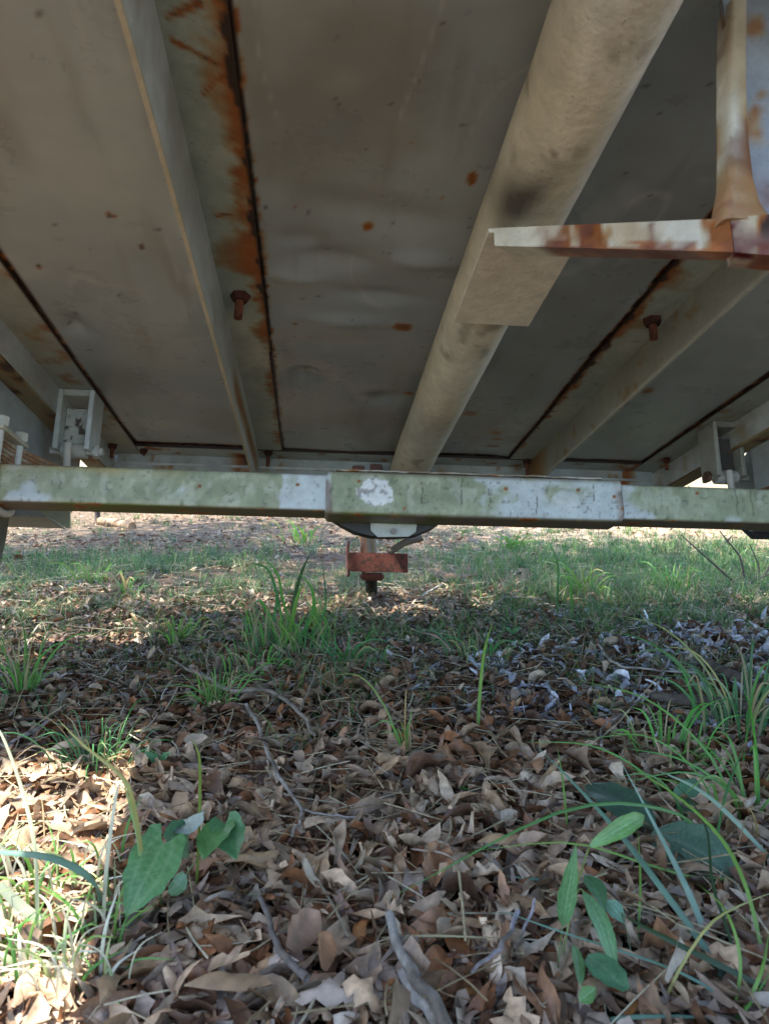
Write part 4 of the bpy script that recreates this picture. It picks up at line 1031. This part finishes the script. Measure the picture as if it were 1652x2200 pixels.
for pix, w, c_ in R:
    pts = []
    m = len(pix)
    for i, (px, py) in enumerate(pix):
        t = i/(m-1); Dg = dep(pix[0][0], min(pix[0][1],2150)); Dt = dep(*pix[-1]); D_ = Dg-.02+(Dt-Dg)*t*.5-.02*math.sin(math.pi*t)
        pts.append(W(px,py,max(.47,D_)))
    bl_.append((pts, w*.8, c_))
tuft('grass_tuft', G(1560,2150), bl_, 'long arching bluish grass blades sprawling over the lower right corner')

def herb_leaf(base, tip, width, up, shape='lance', arch=.1, col=(.06,.16,.06), vein=(.16,.27,.13), n=14, m=9, cup=.25, seed=0):
    n, m = n*2+8, m*2+1
    base = np.array(base); tip = np.array(tip); ax = tip-base; Ln = np.linalg.norm(ax); ax /= Ln; up = np.array(up, float); sd_ = np.cross(ax, up); sd_ /= np.linalg.norm(sd_); nn = np.cross(sd_, ax)
    if nn @ (np.array((0,0,CAM_H+.3))-base) < 0: nn = -nn
    t = np.linspace(0,1,n); s = np.linspace(-1,1,m)
    if shape == 'heart': w = np.interp(t,[0,.06,.2,.38,.6,.8,.93,1],[.45,.80,.98,1,.82,.45,.16,.01]); back = np.where(t < .25, 1, 0)
    elif shape == 'round': w = np.sqrt(np.clip(1-(2*t-1)**2*.98,0.0,1))
    elif shape == 'wide': w = np.interp(t,[0,.1,.3,.55,.8,1],[.1,.55,.95,1,.8,.25])
    else: w = np.interp(t,[0,.08,.25,.45,.7,.9,1],[.08,.5,.92,1,.68,.25,.01])
    V = []; Cc = []; rr = np.random.default_rng(seed)
    ph = rr.uniform(0,6)
    for i in range(n):
        for j in range(m):
            x = t[i]*Ln; y = s[j]*w[i]*width
            if shape == 'heart': x -= abs(s[j])**1.5*(1-sm(0,.45,t[i]))*.22*Ln
            z = arch*Ln*math.sin(math.pi*t[i]) + cup*width*w[i]*abs(s[j])**1.4 + .03*width*math.sin(9*t[i]+ph+3*s[j])
            y *= 1+.05*math.sin(t[i]*23+seed)*(abs(s[j])>.8); V.append(base+ax*x+sd_*y+nn*z)
            v = math.exp(-(s[j]/.06)**2)+.55*math.exp(-((abs(s[j])-.5)/.07)**2)*(shape in ('lance','heart'))+.45*max(0,math.sin((t[i]*11-abs(s[j])*2.2)*3.1)**12)+.5*max(0,vnoise(np.array([[t[i]*9+seed,s[j]*5,seed*3.]]))[0]-.55)
            c_ = np.array(col)*(1-.55*min(v,1))+np.array(vein)*.55*min(v,1); Cc.append(c_*(1+.10*rr.normal()))
    return mesh_np('leaf', np.array(V), grid_q(n,m), np.clip(np.array(Cc),0.01,1))
def stem_mesh(pts, r0, r1, col, n=12):
    P_ = bez(pts, n); V, Q, T = sweep(circ(1,6), P_, scale=np.linspace(r0,r1,n)); return mesh_np('stem', V, Q, np.broadcast_to(np.array(col), V.shape), T)
def plant(name, base, leaves, stems, label, cat='plant'):
    r = empty(name, base); tag(r, label, cat); inv = Matrix.Translation(-Vector(base))
    for me in leaves: me.transform(inv); obj('leaf', me, M['herb'], r)
    for me in stems: me.transform(inv); obj('stem', me, M['herb'], r)
    return r
cam_p = Vector((0,0,CAM_H))
D1 = .60
base = G(350,1985)
plant('heart_leaved_plant', base, [
    herb_leaf(W(352,1812,D1), W(270,1972,D1-.045), .0205, (.25,-.75,.62), 'heart', .04, (.07,.19,.06), (.22,.33,.17), 20, 13, .12, 1),
    herb_leaf(W(405,1815,D1+.07), W(352,1795,D1+.02), .0165, (0,-.8,.6), 'round', .05, (.05,.14,.065), (.09,.2,.1), 14, 9, .2, 2),
    herb_leaf(W(412,1790,D1+.03), W(400,1760,D1+.08), .016, (0,-.5,.85), 'round', .05, (.28,.36,.33), (.12,.22,.12), 10, 9, .2, 3),
    herb_leaf(W(474,1778,D1+.04), W(436,1848,D1+.0), .0150, (-.2,-.85,.5), 'heart', .05, (.07,.18,.05), (.1,.22,.08), 14, 9, .2, 4),
    herb_leaf(W(484,1768,D1+.045), W(508,1848,D1+.01), .0150, (.25,-.85,.5), 'heart', .05, (.06,.165,.065), (.1,.22,.08), 14, 9, .2, 5),
    herb_leaf(W(372,1890,D1+.03), W(398,1912,D1+.02), .010, (0,-.8,.6), 'round', .05, (.06,.16,.07), (.1,.2,.1), 10, 7, .2, 6)],
    [stem_mesh([base, W(345,1900,D1+.02), W(352,1812,D1+.005)], .0010,.0008,(.12,.17,.06)), stem_mesh([base, W(400,1880,D1+.04), W(478,1780,D1+.05)], .001,.0007,(.12,.17,.06)),
     stem_mesh([W(345,1900,D1+.02), W(380,1850,D1+.05), W(405,1812,D1+.07)], .0009,.0007,(.12,.17,.06))],
    'low plant with glossy heart shaped green leaves at the edge of the sun patch')
D2 = .575; base = G(1196,2120)
V1 = (.10,.235,.085); V2 = (.30,.44,.28)
plant('lance_leaved_seedling', base, [
    herb_leaf(W(1208,1990,D2), W(1238,1812,D2-.01), .0075, (-.3,-.9,.3), 'lance', .05, V1, V2, 18, 9, .35, 11),
    herb_leaf(W(1264,1820,D2), W(1383,1752,D2+.04), .0075, (.0,-.8,.6), 'lance', .26, (.11,.26,.06), V2, 18, 9, .3, 12),
    herb_leaf(W(1252,1915,D2), W(1326,2120,D2-.06), .0085, (.3,-.85,.4), 'lance', .10, V1, V2, 18, 9, .3, 13),
    herb_leaf(W(1258,1880,D2+.03), W(1300,1960,D2+.0), .009, (.3,-.85,.4), 'lance', .08, (.05,.13,.05), (.12,.22,.12), 14, 7, .3, 14),
    herb_leaf(W(1300,1935,D2+.01), W(1342,1985,D2-.0), .007, (.2,-.8,.5), 'lance', .12, (.09,.21,.13), V2, 12, 7, .3, 15),
    herb_leaf(W(1262,2052,D2-.05), W(1346,2128,D2-.09), .0105, (.0,-.6,.8), 'wide', .05, (.06,.16,.08), (.14,.25,.14), 12, 7, .1, 16),
    herb_leaf(W(1232,2030,D2-.03), W(1246,2130,D2-.06), .0055, (.3,-.8,.4), 'lance', .05, (.07,.17,.05), V2, 12, 7, .3, 17),
    herb_leaf(W(1244,2150,D2-.08), W(1280,2122,D2-.07), .0055, (.1,-.7,.7), 'lance', .05, (.08,.2,.04), V2, 10, 7, .2, 18)],
    [stem_mesh([base, W(1200,2060,D2-.02), W(1208,1990,D2)], .0009,.0007,(.16,.22,.07)), stem_mesh([base, W(1230,1940,D2), W(1252,1860,D2), W(1266,1818,D2)], .001,.0007,(.18,.24,.07)),
     stem_mesh([W(1232,1930,D2), W(1245,1910,D2), W(1254,1917,D2)], .0008,.0006,(.18,.24,.07)), stem_mesh([G(1360,2080,.01), W(1350,2020,D2), W(1335,1960,D2)], .0007,.0005,(.14,.2,.1))],
    'seedling with narrow pale veined green leaves at the lower right')
D3 = .76; base = G(1420,1880)
plant('fuzzy_leaved_plant', base, [
    herb_leaf(W(1405,1780,D3), W(1262,1685,D3+.10), .024, (0,-.45,.9), 'wide', .05, (.045,.095,.06), (.10,.16,.11), 16, 9, .1, 21),
    herb_leaf(W(1402,1785,D3), W(1575,1880,D3-.07), .032, (0,-.55,.85), 'wide', .07, (.09,.165,.11), (.20,.28,.21), 18, 11, .06, 22),
    herb_leaf(W(1455,1740,D3+.06), W(1540,1712,D3+.10), .028, (0,-.6,.8), 'round', .08, (.06,.16,.07), (.12,.24,.12), 12, 9, .1, 23)],
    [stem_mesh([base, W(1410,1830,D3), W(1403,1783,D3)], .002,.0015,(.10,.15,.07))],
    'low plant with broad dull grey green fuzzy leaves at the right behind the seedling')
for (px, py, lab) in ((345,1670,'tiny bluish green sprout in the shade behind the heart leaves'), (1100,1380,'single small oval green leaf at the left of the glint-painted leaves'), (260,1265,'small bright green broad leaf sprout at the far left')):
    b = G(px,py); D_ = b.y
    plant('small_sprout', b, [herb_leaf(b+Vector((0,0,.02)), b+Vector((.018*sg,-.01,.04)), .006, (0,-.7,.7), 'lance', .05, (.07,.2,.08), (.1,.24,.1), 8, 5, .2, int(px)+sg) for sg in (-1,1)],
          [stem_mesh([b, b+Vector((0,0,.021))], .0008,.0006,(.1,.18,.06))], lab)

# ------------------------------------------------------------------ twigs
def twig(pix, r0, r1, label, col=(.27,.245,.21), lift=.03, branches=(), name='twig'):
    def pts_(p_): 
        out = []
        for q_ in p_:
            g = G(q_[0], q_[1], lift); g.z = hz(g.x, g.y)+(q_[2] if len(q_) > 2 else lift); g = W(q_[0], q_[1], g.y) if False else g; out.append(g)
        return out
    base = pts_(pix[:1])[0]; r = empty(name, base); tag(r, label, 'twig')
    for k, (p_, a, b) in enumerate([(pix, r0, r1)]+[(x_[0], x_[1], x_[2]) for x_ in branches]):
        P_ = bez(pts_(p_), 26); P_ = P_+(np.stack([fbm(P_,60,2,5+k),fbm(P_,60,2,8+k),fbm(P_,60,2,9+k)],-1)-.5)*.006
        sc = np.linspace(a,b,26)*(1+.25*(fbm(P_,90,2,3)-.5)); V, Q, T = sweep(circ(1,8), P_, scale=sc)
        me = mesh_np('stem', V-np.array(base), Q, mixc(np.broadcast_to(np.array(col),V.shape), np.array((.12,.10,.08)), sm(.45,.65,fbm(V,50,3,2))), T)
        obj('branch' if k else 'stem', me, M['bark'], r)
    return r
twig([(530,1512),(555,1560),(575,1625),(605,1680),(648,1735),(640,1775),(628,1800)], .0030,.0016,'thin grey twig bent at its lower end, left of the middle',branches=[([(648,1735),(700,1752),(770,1758)],.0016,.0008),([(642,1765),(648,1790)],.0012,.0006)])
twig([(430,1440),(455,1466),(500,1482),(580,1490),(630,1520),(655,1545),(674,1582)], .0050,.0024,'brown twig with a side shoot curving above the grey twig',(.25,.21,.17),branches=[([(642,1530),(670,1480),(678,1440)],.0016,.0009),([(455,1466),(390,1420),(340,1385)],.003,.002)])
twig([(835,1965),(860,2040),(895,2100),(950,2180),(960,2240)], .0040,.0052,'stout grey brown twig at the bottom centre',(.24,.22,.19),.035)
twig([(862,2078),(890,2130),(925,2170),(950,2230)], .0050,.0062,'thick weathered grey stick touching the bottom edge of the view',(.26,.24,.21),.024)
twig([(560,1930),(590,2010),(625,2060),(660,2100)], .0022,.0034,'dark thin twig left of the orange leaf',(.11,.095,.085),.04)
twig([(1110,1955),(1090,2010),(1050,2060),(1010,2100)], .0022,.0012,'short purplish twig right of the stout twig',(.26,.235,.25),.045,branches=[([(1150,1935),(1128,1990),(1110,2030)],.0014,.001)])
twig([(1400,1488),(1470,1497),(1550,1508),(1700,1540)], .010,.013,'thick brown stick lying among the glint-painted leaves at the right edge',(.10,.08,.065),.03)
twig([(1495,1410),(1560,1440),(1620,1470),(1700,1490)], .010,.014,'dark rotten stick behind the thick brown stick',(.07,.055,.045),.03)
twig([(1285,1385),(1320,1420),(1410,1435),(1500,1440)], .0022,.0018,'pale curved twig on the glint-painted leaves',(.42,.40,.36),.035)
twig([(1425,1435),(1405,1470),(1378,1502)], .0024,.0016,'short pale twig pointing down from the curved twig',(.45,.43,.4),.035)
twig([(1290,1605),(1292,1570),(1310,1545),(1350,1525)], .0018,.0012,'small hooked pale twig left of the thick stick',(.40,.38,.36),.035)
twig([(1060,1300),(1100,1292),(1170,1295)], .004,.003,'short stick lying left of the far tufts',(.34,.30,.26),.02)
twig([(905,1275),(925,1262),(952,1250)], .0028,.002,'short pale stick right of the hitch jack',(.52,.48,.42),.02)
twig([(140,1265),(180,1255),(225,1235),(250,1215)], .003,.002,'pale slanting stick at the far left beyond the axle',(.40,.38,.34),.02)
twig([(20,1590),(60,1565),(110,1530)], .004,.003,'grey bark sliver at the left edge',(.38,.36,.33),.02)
twig([(1080,1440),(1000,1395),(880,1335)][::-1], .002,.0015,'dark thin root left of the glint-painted leaves',(.09,.08,.07),.02)
twig([(1200,1640),(1320,1560),(1430,1430)], .0016,.001,'straight thin straw crossing the glint-painted leaves',(.45,.38,.24),.04)
twig([(925,1230),(965,1236),(1010,1243)], .022,.016,'reddish piece of rotten wood right of the hitch jack',(.30,.17,.10),.01)
twig([(215,1122),(250,1124),(285,1128)], .03,.03,'pale orange log piece on the sandy strip far left',(.42,.27,.16),.02)
# dry branching weed at the right
def weed():
    b = G(1600,1262); D_ = b.y; r = empty('bare_weed', b); tag(r, 'leafless dark branching weed at the far right beyond the axle', 'weed')
    for pix in ([(1600,1262),(1590,1200),(1560,1160),(1545,1140)],[(1590,1262),(1530,1210),(1480,1165),(1462,1148)],[(1605,1262),(1630,1225),(1610,1170)],[(1560,1165),(1572,1150)],[(1640,1240),(1660,1205),(1690,1190)],[(1600,1255),(1650,1235),(1680,1232)]):
        me = stem_mesh([W(x_,y_,D_) for x_,y_ in pix], .0042,.0016,(.09,.075,.065)); me.transform(Matrix.Translation(-b)); obj('stem', me, M['bark'], r)
weed()

# ------------------------------------------------------------------ trees that shade the place (they stand outside the view)
def tree_meshes(seed, H=6.0, R=2.4, nl=12000):
    rg = np.random.default_rng(seed); limbs = []; tips = []
    tr = np.array([(0,0,-.1),(.05,.03,H*.25),(-.06,.05,H*.5),(.04,-.05,H*.8)]); limbs.append((tr, .16, .05))
    for k in range(11):
        a = k*2.4+rg.uniform(-.3,.3); h0 = H*rg.uniform(.35,.78); l_ = R*rg.uniform(.6,1.0)
        p = np.array((0,0,h0)); q = p+np.array((math.cos(a)*l_*.5, math.sin(a)*l_*.5, l_*.25)); e = p+np.array((math.cos(a)*l_, math.sin(a)*l_, l_*rg.uniform(.2,.6)))
        limbs.append((np.array([p,q,e]), .06, .015)); tips += [q, e, (q+e)/2+rg.normal(0,.25,3)]
    Vs=[];Qs=[];Ts=[];k=0
    for pts, a, b in limbs:
        P_ = bez(pts, 12); V, Q, T = sweep(circ(1,9), P_, scale=np.linspace(a,b,12)); Vs.append(V); Qs.append(Q+k); Ts += [[i+k for i in t] for t in T]; k += len(V)
    V = np.vstack(Vs); trunk = mesh_np('trunk', V, np.vstack(Qs), mixc(np.broadcast_to(np.array((.13,.11,.09)),V.shape), np.array((.06,.05,.045)), sm(.4,.6,fbm(V,12,3,4))), Ts)
    tips = np.array(tips); i = rg.integers(0,len(tips),nl); c_ = tips[i]+rg.normal(0,1,(nl,3))*np.array((.42,.42,.26)); s = rg.uniform(.03,.06,nl)
    Rm = rotm(rg.uniform(0,6.28,nl), rg.normal(0,.6,nl), rg.normal(0,.6,nl)); q = np.array([(-1,-.5,0),(0,-.62,.1),(1,0,0),(0,.62,.1)])
    Vl = (np.einsum('nij,kj->nki',Rm,q)*s[:,None,None]+c_[:,None]).reshape(-1,3)
    col = np.array((.055,.105,.03))*rg.uniform(.6,1.5,(nl,1)); crown = mesh_np('crown', Vl, np.arange(nl*4).reshape(-1,4), np.repeat(col,4,0), smooth=False)
    return trunk, crown
tm = tree_meshes(3)
for (x, y, rz, sc, lab) in ((-2.45,3.05,.4,1.0,'added unseen oak just left of the trailer, its spreading crown shading the ground'),(-15,16,2.0,1.5,'oak far behind on the left'),(15,26,4.1,1.7,'oak far behind on the right'),(-3,42,1.1,1.9,'oak farthest behind in the middle')):  # the near oak is added out of view to shade the ground
    r = empty('oak_tree', (x,y,hz(x,y))); r.rotation_euler.z = rz; r.scale = (sc,)*3; tag(r, lab, 'tree', 'oaks round the trailer')
    obj('trunk', tm[0], M['bark'], r); obj('crown', tm[1], M['canopy'], r)
# thin sapling trunk glimpsed beyond the axle at the left
b = G(210,1122); r = empty('sapling', b); tag(r, 'thin dark sapling trunk beyond the axle at the far left', 'tree')
me = stem_mesh([(0,0,-.02),(.01,.0,.5),(-.02,.02,1.4)], .022,.012,(.07,.055,.05)); obj('trunk', me, M['bark'], r)
c_ = np.random.default_rng(4).normal(0,1,(300,3))*np.array((.22,.22,.3))+np.array((0,0,1.3)); Rm = rotm(*[np.random.default_rng(k).uniform(0,6.28,300) for k in range(3)])
q = np.array([(-1,-.5,0),(0,-.62,.1),(1,0,0),(0,.62,.1)])*.03; Vl = (np.einsum('nij,kj->nki',Rm,q)+c_[:,None]).reshape(-1,3)
obj('crown', mesh_np('crown', Vl, np.arange(1200).reshape(-1,4), (.07,.13,.04), smooth=False), M['canopy'], r)
